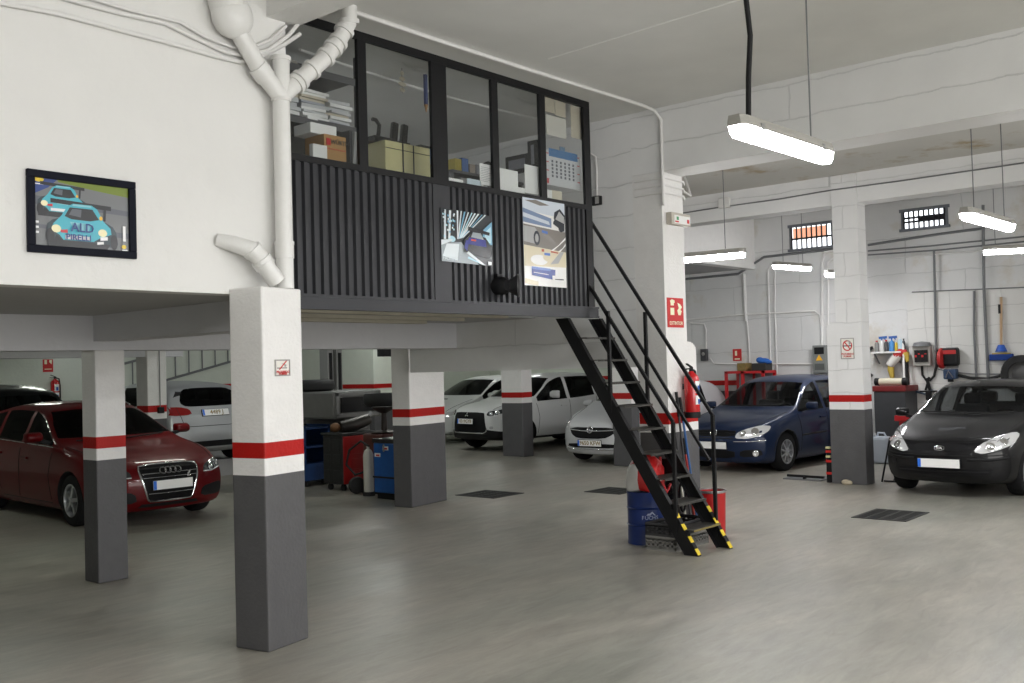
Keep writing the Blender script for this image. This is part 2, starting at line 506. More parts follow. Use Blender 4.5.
        mm = bpy.data.meshes.new(nm); bm.to_mesh(mm); bm.free()
        mm.materials.append(m)
        mm.polygons.foreach_set('use_smooth', [True]*len(mm.polygons)); mm.set_sharp_from_angle(angle=rad(40))
        o = bpy.data.objects.new(nm, mm); COL.objects.link(o); o.parent = parent
        return o
    def line(nm, pts, mode, r, m, parent=root, off=0.0, closed=False, seg=6):
        P = []
        for i in range(len(pts) if closed else len(pts)-1):
            a, b = pts[i], pts[(i+1)%len(pts)]
            d = math.hypot(b[0]-a[0], b[1]-a[1]); nn = max(1, int(d/.05))
            for q in range(nn):
                h, no = hit(mode, (lin(a[0],b[0],q/nn), lin(a[1],b[1],q/nn))); P.append(h+no*off)
        if not closed:
            h, no = hit(mode, pts[-1]); P.append(h+no*off)
        return MB().tube(P, r, seg, closed=closed).build(nm, m, parent, world=False, smooth=60)
    c.decal, c.line, c.hit, c.T, c.B = decal, line, hit, T, B
    G = S.get('glass', M_GLASS)
    decal('windscreen', ws, 'front', G, off=.001, skirt=0)
    decal('rear_window', rw, 'rear', S.get('rear_glass', G), off=.001, skirt=0)
    for P in side:
        for md in ('left', 'right'): decal('side_window', P, md, S.get('side_glass', G), off=.001, skirt=0)
    # ------- inside
    def seat(x, y, w, headrest=True):
        q = MB()
        q.obox((x, y, .50), (.50, w, .16)); q.obox((x-.28, y, .80), (.14, w, .60), M=Matrix.Rotation(rad(-14), 3, 'Y'))
        so = q.build('seat', M_SEAT, root, world=False, bevel=.04)
        if headrest:
            for yy in ((y,) if w < .7 else (y-.4, y+.4)):
                MB().obox((x-.38, yy, S.get('head_z', 1.17)), (.10, .25, .17)).build('headrest', M_SEAT, so, world=False, bevel=.04)
    xs_ = -(roof0+.25)
    seat(xs_, W*.21, .48); seat(xs_, -W*.21, .48); seat(-(roof0+1.15), 0, W*.68)
    d = MB(); d.obox((-cowl-.32, 0, .84), (.36, W*.76, .16)); d.build('dashboard', M_INT, root, world=False, bevel=.05)
    sw = MB(); 
    cw = Vector((-cowl-.62, W*.21, .90)); ax = Vector((-.9, 0, .42)).normalized(); e1 = Vector((0,1,0)); e2 = ax.cross(e1)
    sw.tube([cw+(e1*math.cos(t)+e2*math.sin(t))*.185 for t in [2*PI*i/24 for i in range(24)]], .017, 8, closed=True)
    sw.bar(cw-e1*.18, cw+e1*.18, .05, .02); sw.bar(cw, cw-e2*.18*(-1 if e2.z > 0 else 1)*-1, .04, .02); sw.cyl(cw, cw-ax*.2, .03)
    sw.build('steering_wheel', M_BLACKPL, root, world=False, smooth=40)
    # ------- wheels
    key = (round(R,3), S.get('rim','five'), S.get('spokes',5))
    to, ri = make_wheel_parts(R, .205, key[1], key[2])
    first = True
    for sx in (-fo, -fo-wb):
        for s in (-1, 1):
            we = bpy.data.objects.new('wheel', None); COL.objects.link(we); we.parent = root; we.empty_display_size = .1
            we.location = (sx, s*(W/2-.125), R); we.rotation_euler = (0, .3*s+sx, 0 if s < 0 else PI)
            a, b = (to, ri) if first else (to.copy(), ri.copy())
            if not first: COL.objects.link(a); COL.objects.link(b)
            first = False
            a.parent = we; b.parent = we
    # ------- mirrors
    mx, mz = S.get('mirror', (-cowl-.42, .0))
    for s in (1, -1):
        yb = wid(mx)*.95; z0 = B(mx)+.09+mz
        q = MB(); ms = S.get('mirror_size', (.12, .21, .15))
        cx_, cy_, cz_ = mx, s*(yb+.16), z0+.03; hx, hy, hz = ms[0]*.55, ms[1]*.5, ms[2]*.5
        q.hexa([(cx_-hx, cy_-hy, cz_-hz*.95), (cx_+hx*.7, cy_-hy*.8, cz_-hz*.55), (cx_+hx*.7, cy_+hy*.8, cz_-hz*.55), (cx_-hx, cy_+hy, cz_-hz*.95),
                (cx_-hx, cy_-hy, cz_+hz), (cx_+hx*.7, cy_-hy*.8, cz_+hz*.6), (cx_+hx*.7, cy_+hy*.8, cz_+hz*.6), (cx_-hx, cy_+hy, cz_+hz)])
        mo = q.build('mirror', S.get('mirror_mat', PM), root, world=False)
        for md_ in (('BEVEL', .035),): 
            bv = mo.modifiers.new('bevel', 'BEVEL'); bv.width = .032; bv.segments = 3; bv.limit_method = 'ANGLE'
        mo.data.polygons.foreach_set('use_smooth', [True]*len(mo.data.polygons))
        q = MB(); q.bar((mx, s*(yb-.04), z0-.05), (mx, s*(yb+.09), z0-.01), .07, .045); q.build('mirror_arm', M_BLACKPL, mo, world=False)
        q = MB(); q.obox((mx-ms[0]*.54, s*(yb+.16), z0+.03), (.02, ms[1]*.82, ms[2]*.72)); q.build('mirror_glass', M_CHROME, mo, world=False, bevel=.008)
    # ------- door gaps, handles
    for P in S.get('gaps', []):
        for md in ('left', 'right'): line('panel_gap', P, md, .005, M_SEAM)
    if 'hood_gap' in S:
        for s in (1, -1): line('panel_gap', [(x, s*y) for x, y in S['hood_gap']], 'top', .005, M_SEAM)
    for hx, hz in S.get('handles', []):
        for md in ('left', 'right'):
            h, nn = hit(md, (hx, hz))
            q = MB(); q.obox(h+nn*.012, (.20, .03, .035)); q.build('door_handle', S.get('handle_mat', PM), root, world=False, bevel=.008)
    # ------- fittings
    for it in S.get('front', []):
        nm, kind, pts, m = it[:4]; o = it[4] if len(it) > 4 else {}
        md = o.get('mode', 'front'); rr = o.get('round', 0)
        variants = [pts] if o.get('single') else [pts, [(-a, b) for a, b in pts]]
        for vi, P in enumerate(variants):
            m_ = md
            if md == 'side': m_ = ('left', 'right')[vi]; P = pts
            if rr and kind == 'decal': P = smooth_poly(P, rr)
            if kind == 'decal': ob = decal(nm, P, m_, m, off=o.get('off', .005), skirt=o.get('skirt', .02), grid=o.get('grid', .05))
            else: ob = line(nm, smooth_poly(P, rr) if rr else P, m_, o.get('r', .01), m, closed=o.get('closed', False), off=o.get('off', .002))
            if o.get('label'): ob['label'] = o['label']
            if 'balls' in o:      # bulbs and reflectors behind the lens
                for (by, bz, br) in o['balls']:
                    yy = by if vi == 0 else -by
                    h, nn = hit(m_, (yy, bz))
                    MB().lathe([(br, 0), (br*1.02, .012), (br*.85, .016), (br*.3, .004), (0, .004)], o=h+nn*.004, axis=nn, seg=18).build('reflector', M_CHROME, ob, world=False, smooth=50)
    # ------- number plates
    for md, z, txt, off in S.get('plates', []):
        h, nn = hit(md, (0, z)); nn = Vector((nn.x, 0, nn.z*.5)).normalized()
        yd = Vector((0,0,1)); yd = (yd-nn*yd.dot(nn)).normalized(); xd = yd.cross(nn)
        cc = h+nn*off
        q = MB(); Mx = Matrix((xd, yd, nn)).transposed()
        q.obox(cc, (.52,.11,.012), M=Mx, m=0); q.obox(cc-xd*.24+nn*.0065, (.04,.106,.002), M=Mx, m=1)
        q.obox(cc-nn*.01, (.535,.125,.014), M=Mx, m=3)
        if txt: q.text(txt, cc+xd*.02+nn*.0075, xd, yd, .105, m=2, bold=.0015)
        q.build('number_plate', [M_PLATE, M_PBLUE, M_PINK, M_BLACKPL], root, world=False)
    # ------- badge
    if 'badge' in S:
        kind, md, z, off = S['badge']
        h, nn = hit(md, (0, z)); nn = Vector((nn.x, 0, nn.z)).normalized(); yd = Vector((0,0,1)); yd = (yd-nn*yd.dot(nn)).normalized(); xd = yd.cross(nn)
        cc = h+nn*off; q = MB()
        def ringp(cx, cy, ra, rb, r): q.tube([cc+xd*(cx+ra*math.cos(t))+yd*(cy+rb*math.sin(t)) for t in [2*PI*i/28 for i in range(28)]], r, 6, closed=True)
        if kind == 'rings':
            for i in range(4): ringp(-.098+.0655*i, 0, .042, .042, .0075)
        elif kind == 'roundel':
            ringp(0, 0, .058, .058, .007)
            for a, b in (((-.022,.05),(0,.006)),((0,.006),(.022,.05)),((-.05,.018),(-.022,-.048)),((-.022,-.048),(0,-.005)),((0,-.005),(.022,-.048)),((.022,-.048),(.05,.018))):
                q.bar(cc+xd*a[0]+yd*a[1], cc+xd*b[0]+yd*b[1], .011, .008, up=nn)
        elif kind == 'oval':
            ringp(0, 0, .062, .030, .005)
            q.text('KIA', cc, xd, yd, .045, depth=.006, bold=.002)
        elif kind == 'bolt':
            ringp(0, 0, .058, .058, .009)
            q.bar(cc-xd*.075+yd*.006, cc+xd*.015+yd*.012, .013, .010, up=nn); q.bar(cc-xd*.015-yd*.012, cc+xd*.075-yd*.006, .013, .010, up=nn); q.bar(cc-xd*.012-yd*.01, cc+xd*.012+yd*.01, .013, .01, up=nn)
        elif kind == 'diamonds':
            for a in (90, 210, 330):
                d = Vector((math.cos(rad(a)), math.sin(rad(a)))); n_ = Vector((-d.y, d.x)); P = [(0,0), d*.034+n_*.019, d*.068, d*.034-n_*.019]
                q.prism(P, lambda p, t: cc+xd*p[0]+yd*p[1]+nn*t, -.004, .006)
        q.build('badge', S.get('badge_mat', M_CHROME), root, world=False, smooth=40)
    for w in S.get('wipers', []):
        P = [w[0], w[1]]
        pts = []
        for i in range(7):
            h, nn = hit('front', (lin(P[0][0],P[1][0],i/6), lin(P[0][1],P[1][1],i/6))); pts.append(h+nn*.018)
        MB().tube(pts, .009, 6).build('wiper', M_BLACKPL, root, world=False)
    return c

# a little dark wind of the ride-height trim along the sills is part of each body's lower paint
SP_AUDI = dict(L=4.70, W=1.826, H=1.436, R=.325, fo=.88, wb=2.81, zb=.14,
    top=[(0,.72),(.06,.775),(.35,.87),(.8,.95),(1.22,1.015),(1.36,1.07),(1.75,1.28),(2.15,1.455),(2.5,1.515),(3.1,1.525),(3.8,1.46),(4.2,1.35),(4.45,1.10),(4.6,.95),(4.7,.82)],
    belt=[(0,.66),(.3,.77),(.9,.89),(1.3,.94),(2.5,.975),(3.8,1.01),(4.7,.97)], cowl=1.28, roof0=2.15, roof1=4.2,
    side_win=[(1.52,2.42),(2.52,3.35),(3.45,4.16)], rear_win=(1.05,1.33,.60,.50), tum=.40,
    gaps=[[(-1.42,.9),(-1.50,.6),(-1.44,.3)],[(-2.47,.93),(-2.47,.55),(-2.50,.28)],[(-3.4,.95),(-3.30,.6),(-3.15,.34)],[(-1.44,.26),(-3.1,.26)]],
    hood_gap=[(-.22,.70),(-.7,.76),(-1.2,.80)], handles=[(-2.28,.80),(-3.2,.84)], rim='five', spokes=5,
    plates=[('front',.50,None,.045)], badge=('rings','front',.665,.02), mirror=(-1.62,.02), mirror_size=(.14,.24,.15),
    front=[('grille','decal',[(-.37,.745),(.37,.745),(.385,.66),(.29,.33),(.26,.31),(-.26,.31),(-.29,.33),(-.385,.66)],M_GRILLE,{'single':1,'round':1}),
           ('grille_surround','line',[(-.37,.75),(.37,.75),(.392,.66),(.295,.325),(.26,.30),(-.26,.30),(-.295,.325),(-.392,.66)],M_CHROME,{'single':1,'closed':1,'r':.013,'round':1}),
           ('grille_bar','line',[(-.36,.70),(.36,.70)],M_BLACKPL,{'single':1,'r':.009,'off':.008}),('grille_bar','line',[(-.36,.64),(.36,.64)],M_CHROME,{'single':1,'r':.004,'off':.012}),
           ('grille_bar','line',[(-.35,.59),(.35,.59)],M_CHROME,{'single':1,'r':.004,'off':.012}),('grille_bar','line',[(-.29,.40),(.29,.40)],M_CHROME,{'single':1,'r':.004,'off':.012}),
           ('headlight','decal',[(.47,.60),(.50,.69),(.66,.735),(.81,.76),(.835,.70),(.78,.625),(.60,.595)],M_LAMPD,{'round':1,'balls':[(.60,.655,.045),(.735,.69,.04)]}),
           ('headlight_strip','line',[(.48,.61),(.62,.605),(.78,.635)],M_LAMP,{'r':.008}),
           ('lower_vent','decal',[(.42,.30),(.45,.42),(.66,.45),(.80,.45),(.82,.34),(.74,.29)],M_BLACKPL,{'round':1}),
           ('lower_intake','decal',[(-.40,.235),(.40,.235),(.36,.275),(-.36,.275)],M_BLACKPL,{'single':1}),
           ('window_trim','line',[(-1.45,.965),(-2.5,.995),(-3.7,1.03),(-4.15,1.08)],M_CHROME,{'mode':'side','r':.008}),
           ('roof_rail','line',[(-2.2,.52),(-3.0,.54),(-3.9,.50)],M_CHROME,{'mode':'top','r':.014,'off':.02})],
    wipers=[((-.62,1.02),(.02,1.035)),((.02,1.02),(.6,1.05))])
SP_KIA = dict(L=3.99, W=1.695, H=1.47, R=.295, fo=.80, wb=2.50, zb=.15,
    top=[(0,.70),(.05,.755),(.3,.84),(.65,.92),(.98,.985),(1.12,1.05),(1.5,1.25),(1.85,1.41),(2.2,1.463),(2.7,1.465),(3.4,1.40),(3.65,1.30),(3.82,1.08),(3.92,.95),(3.99,.85)],
    belt=[(0,.63),(.3,.74),(.8,.86),(1.2,.90),(2.4,.93),(3.4,.97),(3.99,.95)], cowl=1.04, roof0=1.85, roof1=3.58, Af=.36,
    side_win=[(1.22,2.05),(2.13,2.85),(2.93,3.45)], rear_win=(1.02,1.33,.58,.48), tum=.32,
    gaps=[[(-1.18,.9),(-1.22,.6),(-1.2,.32)],[(-2.09,.93),(-2.10,.3)],[(-2.89,.96),(-2.8,.5),(-2.72,.36)]], hood_gap=[(-.25,.64),(-.6,.70),(-.98,.73)], handles=[(-1.92,.80),(-2.7,.83)],
    rim='five', spokes=6, plates=[('front',.45,None,.03)], badge=('oval','front',.635,.01), mirror=(-1.30,.0), mirror_size=(.12,.20,.14),
    front=[('headlight','decal',[(.40,.60),(.47,.69),(.60,.775),(.76,.83),(.80,.79),(.78,.68),(.66,.615),(.50,.575)],M_LAMP,{'round':1,'balls':[(.58,.66,.06),(.70,.72,.05)]}),
           ('headlight_rim','line',[(.39,.60),(.47,.695),(.60,.78),(.77,.835)],M_BLACKPL,{'r':.006}),
           ('upper_grille','decal',[(-.28,.60),(.28,.60),(.34,.675),(.2,.70),(-.2,.70),(-.34,.675)],M_GRILLE,{'single':1,'round':1}),
           ('bumper_gap','line',[(-.74,.56),(-.45,.545),(.45,.545),(.74,.56)],M_SEAM,{'single':1,'r':.006}),
           ('rub_strip','line',[(.33,.50),(.60,.50),(.80,.53)],M_BLACKPL,{'r':.022,'off':-.008}),
           ('lower_grille','decal',[(-.55,.30),(.55,.30),(.60,.385),(-.60,.385)],M_GRILLE,{'single':1}),
           ('grille_bar','line',[(-.56,.345),(.56,.345)],M_BLACKPL,{'single':1,'r':.01}),
           ('fog_lamp','decal',[(.60,.42),(.60,.48),(.67,.49),(.70,.45),(.67,.41)],M_BLACKPL,{'round':1}),
           ('hood_gap','line',[(-.62,.735),(-.35,.71),(.35,.71),(.62,.735)],M_SEAM,{'single':1,'r':.004})],
    wipers=[((-.60,1.03),(.0,1.03)),((-.02,1.015),(.58,1.03))])
SP_GOLF = dict(L=4.204, W=1.759, H=1.485, R=.317, fo=.87, wb=2.578, zb=.13,
    top=[(0,.70),(.05,.765),(.3,.85),(.7,.92),(1.08,.985),(1.22,1.05),(1.6,1.29),(1.95,1.475),(2.3,1.545),(2.9,1.555),(3.6,1.49),(3.88,1.38),(4.05,1.12),(4.14,.98),(4.20,.87)],
    belt=[(0,.63),(.3,.75),(.85,.87),(1.3,.915),(2.6,.94),(3.6,.98),(4.2,.96)], cowl=1.14, roof0=1.95, roof1=3.8, Af=.38,
    side_win=[(1.34,2.22),(2.31,3.05),(3.13,3.50)], rear_win=(1.05,1.36,.60,.50), tum=.34,
    gaps=[[(-1.28,.92),(-1.34,.6),(-1.32,.3)],[(-2.26,.94),(-2.28,.28)],[(-3.08,.97),(-3.0,.55),(-2.86,.36)]], hood_gap=[(-.25,.62),(-.6,.70),(-1.08,.75)], handles=[(-2.08,.83),(-2.9,.85)],
    rim='multi', spokes=9, plates=[('front',.46,None,.03)], badge=('roundel','front',.655,.015), mirror=(-1.46,.0),
    front=[('headlight','decal',[(.38,.575),(.40,.66),(.52,.72),(.70,.775),(.80,.76),(.80,.68),(.74,.61),(.56,.57)],M_LAMP,{'round':2,'balls':[(.50,.645,.055),(.66,.685,.06)]}),
           ('upper_grille','decal',[(-.38,.60),(.38,.60),(.38,.70),(-.38,.70)],M_GRILLE,{'single':1,'round':1}),
           ('grille_bar','line',[(-.38,.65),(.38,.65)],M_BLACKPL,{'single':1,'r':.008,'off':.008}),('grille_bar','line',[(-.38,.685),(.38,.685)],M_BLACKPL,{'single':1,'r':.008,'off':.008}),
           ('bumper_strip','line',[(.36,.525),(.6,.525),(.80,.54)],M_CHROME,{'r':.006}),
           ('bumper_gap','line',[(-.36,.575),(.36,.575)],M_SEAM,{'single':1,'r':.006}),
           ('lower_grille','decal',[(-.36,.25),(.36,.25),(.38,.385),(-.38,.385)],M_GRILLE,{'single':1,'round':1}),
           ('fog_vent','decal',[(.44,.27),(.46,.385),(.74,.40),(.76,.29)],M_GRILLE,{'round':1,'balls':[(.67,.335,.05)]}),
           ('rub_strip','line',[(-1.34,.56),(-2.2,.57)],M_BLACKPL,{'mode':'side','r':.018,'off':-.006}),('rub_strip','line',[(-2.32,.57),(-2.95,.58)],M_BLACKPL,{'mode':'side','r':.018,'off':-.006}),
           ('wheel_lip','line',[(-1.26,.30),(-1.21,.50),(-1.08,.63),(-.87,.69),(-.66,.63),(-.52,.5),(-.48,.35)],M_BLACKPL,{'mode':'side','r':.010,'off':-.004})],
    wipers=[((-.62,1.04),(.0,1.04)),((-.02,1.03),(.58,1.05))])
SP_ASX = dict(L=4.295, W=1.77, H=1.60, R=.345, fo=.90, wb=2.67, zb=.22,
    top=[(0,.88),(.05,.935),(.3,1.0),(.7,1.05),(1.05,1.10),(1.2,1.17),(1.6,1.42),(1.95,1.61),(2.3,1.675),(2.9,1.68),(3.6,1.62),(3.88,1.52),(4.05,1.25),(4.18,1.08),(4.29,.95)],
    belt=[(0,.82),(.3,.93),(.85,1.0),(1.3,1.02),(2.6,1.06),(3.6,1.12),(4.29,1.08)], cowl=1.12, roof0=1.95, roof1=3.8, Af=.36,
    pf=[(.2,.06),(.4,.0),(.6,.0),(.8,.03),(.95,.10),(1.2,.2)],
    side_win=[(1.38,2.30),(2.40,3.2),(3.3,3.72)], rear_win=(1.20,1.48,.60,.50), tum=.36, head_z=1.3,
    gaps=[[(-1.32,1.02),(-1.38,.7),(-1.34,.36)],[(-2.35,1.05),(-2.35,.36)],[(-3.25,1.1),(-3.1,.66),(-2.98,.45)]], hood_gap=[(-.25,.62),(-.6,.70),(-1.05,.75)], handles=[(-2.15,.93),(-3.05,.96)],
    rim='five', spokes=5, plates=[('front',.665,'0319GYB',.05)], badge=('diamonds','front',.80,.02), mirror=(-1.72,.04), mirror_size=(.14,.25,.19),
    lower=M_BLACKPL, lower_fn=lambda p: p.z < .46 and p.x > -.35 and abs(p.y) > .0 or p.z < .30,
    front=[('grille','decal',[(-.46,.86),(.46,.86),(.50,.80),(.56,.46),(.50,.42),(-.50,.42),(-.56,.46),(-.50,.80)],M_GRILLE,{'single':1,'round':1}),
           ('grille_trim','line',[(-.56,.52),(-.55,.45),(-.48,.415),(.48,.415),(.55,.45),(.56,.52)],M_CHROME,{'single':1,'r':.014}),
           ('headlight','decal',[(.54,.80),(.56,.88),(.70,.90),(.82,.93),(.83,.85),(.74,.79),(.62,.775)],M_LAMPD,{'round':1,'balls':[(.63,.83,.045),(.74,.855,.045)]}),
           ('fog_lamp','decal',[(.62,.50),(.62,.56),(.69,.56),(.69,.50)],M_LAMP,{'round':1})],
    wipers=[((-.62,1.15),(.0,1.15))])
SP_CORSA = dict(L=4.02, W=1.74, H=1.48, R=.31, fo=.82, wb=2.51, zb=.14,
    top=[(0,.76),(.05,.82),(.3,.90),(.6,.96),(.9,1.06),(1.05,1.13),(1.45,1.34),(1.8,1.48),(2.15,1.54),(2.6,1.545),(3.2,1.48),(3.55,1.38),(3.80,1.14),(3.93,.98),(4.02,.87)],
    belt=[(0,.68),(.3,.80),(.8,.90),(1.2,.94),(2.4,.98),(3.4,1.08),(4.02,1.02)], cowl=.96, roof0=1.8, roof1=3.45, Af=.38,
    side_win=[(1.2,2.10),(2.2,2.85)], rear_win=(1.10,1.36,.56,.46), tum=.36,
    gaps=[[(-1.15,.95),(-1.2,.6),(-1.18,.32)],[(-2.15,.97),(-2.15,.3)]], hood_gap=[(-.25,.62),(-.6,.68),(-.92,.72)], handles=[(-1.95,.85)],
    rim='five', spokes=5, plates=[('front',.40,'9650 KFW',.03)], badge=('bolt','front',.635,.02), mirror=(-1.3,.0),
    front=[('grille','decal',[(-.55,.68),(.55,.68),(.46,.55),(.30,.48),(-.30,.48),(-.46,.55)],M_GRILLE,{'single':1,'round':1}),
           ('grille_bar','line',[(-.50,.635),(-.2,.615),(.2,.615),(.50,.635)],M_CHROME,{'single':1,'r':.011,'off':.012}),
           ('headlight','decal',[(.58,.68),(.62,.80),(.74,.86),(.82,.86),(.82,.76),(.74,.68)],M_LAMP,{'round':1,'balls':[(.68,.75,.045)]}),
           ('lower_grille','decal',[(-.62,.31),(.62,.31),(.56,.385),(-.56,.385)],M_GRILLE,{'single':1,'round':1}),
           ('lip','line',[(-.78,.33),(-.6,.28),(.6,.28),(.78,.33)],M_CHROME,{'single':1,'r':.012})],
    wipers=[])
SP_HATCH = dict(L=4.25, W=1.80, H=1.45, R=.32, fo=.87, wb=2.62, zb=.17,
    top=[(0,.72),(.05,.78),(.3,.86),(.7,.92),(1.08,.98),(1.22,1.04),(1.65,1.25),(2.0,1.39),(2.35,1.445),(2.9,1.45),(3.6,1.39),(3.95,1.29),(4.10,1.05),(4.18,.95),(4.25,.85)],
    belt=[(0,.65),(.3,.76),(.85,.86),(1.3,.90),(2.6,.96),(3.6,1.02),(4.25,.98)], cowl=1.12, roof0=2.0, roof1=3.85,
    side_win=[(1.36,2.28),(2.37,3.15),(3.24,3.62)], rear_win=(1.00,1.31,.62,.50), tum=.36,
    gaps=[[(-1.3,.9),(-1.36,.6),(-1.34,.3)],[(-2.32,.96),(-2.33,.28)]], hood_gap=[(-.25,.62),(-.6,.70),(-1.05,.75)], handles=[(-2.12,.83),(-2.95,.87)],
    rim='five', spokes=5, plates=[('rear',.88,'4489 J',.02)], mirror=(-1.45,.0),
    front=[('headlight','decal',[(.46,.62),(.50,.70),(.70,.76),(.82,.78),(.82,.70),(.70,.62)],M_LAMP,{'round':1,'balls':[(.60,.67,.045)]}),
           ('grille','decal',[(-.38,.55),(.38,.55),(.42,.68),(-.42,.68)],M_GRILLE,{'single':1,'round':1}),
           ('taillight','decal',[(.44,.86),(.46,.96),(.62,1.0),(.86,1.0),(.88,.92),(.80,.85)],M_TAIL,{'mode':'rear','round':1}),
           ('lower_grille','decal',[(-.6,.26),(.6,.26),(.55,.36),(-.55,.36)],M_GRILLE,{'single':1}),
           ('rear_valance','decal',[(-.62,.30),(.62,.30),(.58,.40),(-.58,.40)],M_BLACKPL,{'single':1,'mode':'rear'}),
           ('tailgate_gap','line',[(-.68,.98),(-.6,.66),(.6,.66),(.68,.98)],M_SEAM,{'single':1,'mode':'rear','r':.005})],
    wipers=[((-.6,1.04),(.0,1.04))])
# ---------------------------------------------------------------- building materials
M_PLASTER = mat('plaster_white', (.735,.73,.705), .75, var=.05, vscale=2.2, bump=.9, bscale=4.5)
M_PAINTW = mat('painted_white', (.76,.75,.73), .6, var=.06, vscale=9, bump=.25, bscale=40)
M_PAINTG = mat('painted_grey', (.088,.087,.09), .55, var=.15, vscale=9, bump=.25, bscale=40, stain=(.30,.29,.27), sscale=16, sthr=.735)
M_PAINTR = mat('painted_red', (.40,.007,.005), .5, var=.08, vscale=9, bump=.2, bscale=40, spec=.3)
M_BEAMG = mat('beam_paint', (.62,.62,.64), .7, var=.05, vscale=4, bump=.25, bscale=14)
M_CEIL = mat('ceiling_paint', (.72,.72,.69), .8, var=.10, vscale=1.6, bump=.2, bscale=5)
M_CEILS = mat('ceiling_stained', (.58,.57,.53), .8, var=.08, vscale=1.2, bump=.3, bscale=5, stain=(.36,.27,.14), sscale=.9, sthr=.545)
M_SLAB = mat('slab_soffit', (.42,.42,.42), .85, var=.08, vscale=3, bump=.2, bscale=12)
M_LOWW = mat('low_bay_wall', (.66,.70,.62), .7, var=.06, vscale=5, bump=.2, bscale=20)

def lined(name, col, bw, bh, depth=.5, mortar=.012, crack=.0, patch=None, axis='X', tone=.93, offset=.5):
    """painted block or board-marked wall: courses as relief, hairline cracks"""
    m = mat(name, col, .7, var=.07, vscale=2.5, stain=patch, sscale=1.1, sthr=.565)
    nt = m.node_tree; N = nt.nodes; Lk = nt.links; b = N['Principled BSDF']
    tc = N.new('ShaderNodeTexCoord'); sp = N.new('ShaderNodeSeparateXYZ'); cb = N.new('ShaderNodeCombineXYZ')
    Lk.new(tc.outputs['Object'], sp.inputs[0])
    Lk.new(sp.outputs['Y' if axis == 'X' else 'X'], cb.inputs['X']); Lk.new(sp.outputs['Z'], cb.inputs['Y'])
    nz = N.new('ShaderNodeTexNoise'); nz.inputs['Scale'].default_value = 3; nz.inputs['Detail'].default_value = 5
    Lk.new(cb.outputs[0], nz.inputs['Vector'])
    mv = N.new('ShaderNodeMix'); mv.data_type = 'VECTOR'; mv.inputs[0].default_value = .09
    Lk.new(cb.outputs[0], mv.inputs[4]); Lk.new(nz.outputs['Color'], mv.inputs[5])
    br = N.new('ShaderNodeTexBrick'); br.offset = offset; br.inputs['Scale'].default_value = 1; br.inputs['Brick Width'].default_value = bw; br.inputs['Row Height'].default_value = bh
    br.inputs['Mortar Size'].default_value = mortar; br.inputs['Mortar Smooth'].default_value = .4
    br.inputs['Color1'].default_value = (1,1,1,1); br.inputs['Color2'].default_value = (.96,.96,.96,1); br.inputs['Mortar'].default_value = (0,0,0,1)
    Lk.new(mv.outputs[1], br.inputs['Vector'])
    n2 = N.new('ShaderNodeTexNoise'); n2.inputs['Scale'].default_value = 9; n2.inputs['Detail'].default_value = 7
    Lk.new(tc.outputs['Object'], n2.inputs['Vector'])
    ad = N.new('ShaderNodeMath'); ad.operation = 'MULTIPLY_ADD'; ad.inputs[1].default_value = .5
    Lk.new(n2.outputs['Fac'], ad.inputs[0]); Lk.new(br.outputs['Color'], ad.inputs[2])
    bp = N.new('ShaderNodeBump'); bp.inputs['Strength'].default_value = depth; bp.inputs['Distance'].default_value = .015
    Lk.new(ad.outputs[0], bp.inputs['Height']); Lk.new(bp.outputs['Normal'], b.inputs['Normal'])
    # dirt caught in the joints
    old = b.inputs['Base Color'].links[0].from_socket
    mx = N.new('ShaderNodeMix'); mx.data_type = 'RGBA'; mx.blend_type = 'MULTIPLY'; mx.inputs[0].default_value = 1
    rp = N.new('ShaderNodeMapRange'); rp.inputs['To Min'].default_value = tone; rp.inputs['To Max'].default_value = 1.0
    Lk.new(br.outputs['Color'], rp.inputs['Value'])
    Lk.new(old, mx.inputs[6]); Lk.new(rp.outputs[0], mx.inputs[7]); Lk.new(mx.outputs[2], b.inputs['Base Color'])
    return m
M_BOARD = lined('board_marked_white', (.76,.76,.75), 5.2, .31, .7, .007, tone=.89)
M_BACK = lined('painted_block_white', (.66,.66,.65), 1.9, .62, .6, .008, patch=(.56,.52,.45), tone=.82)
M_TILE = lined('block_tiles', (.66,.655,.63), .40, .31, .4, .007, tone=.80, offset=0)

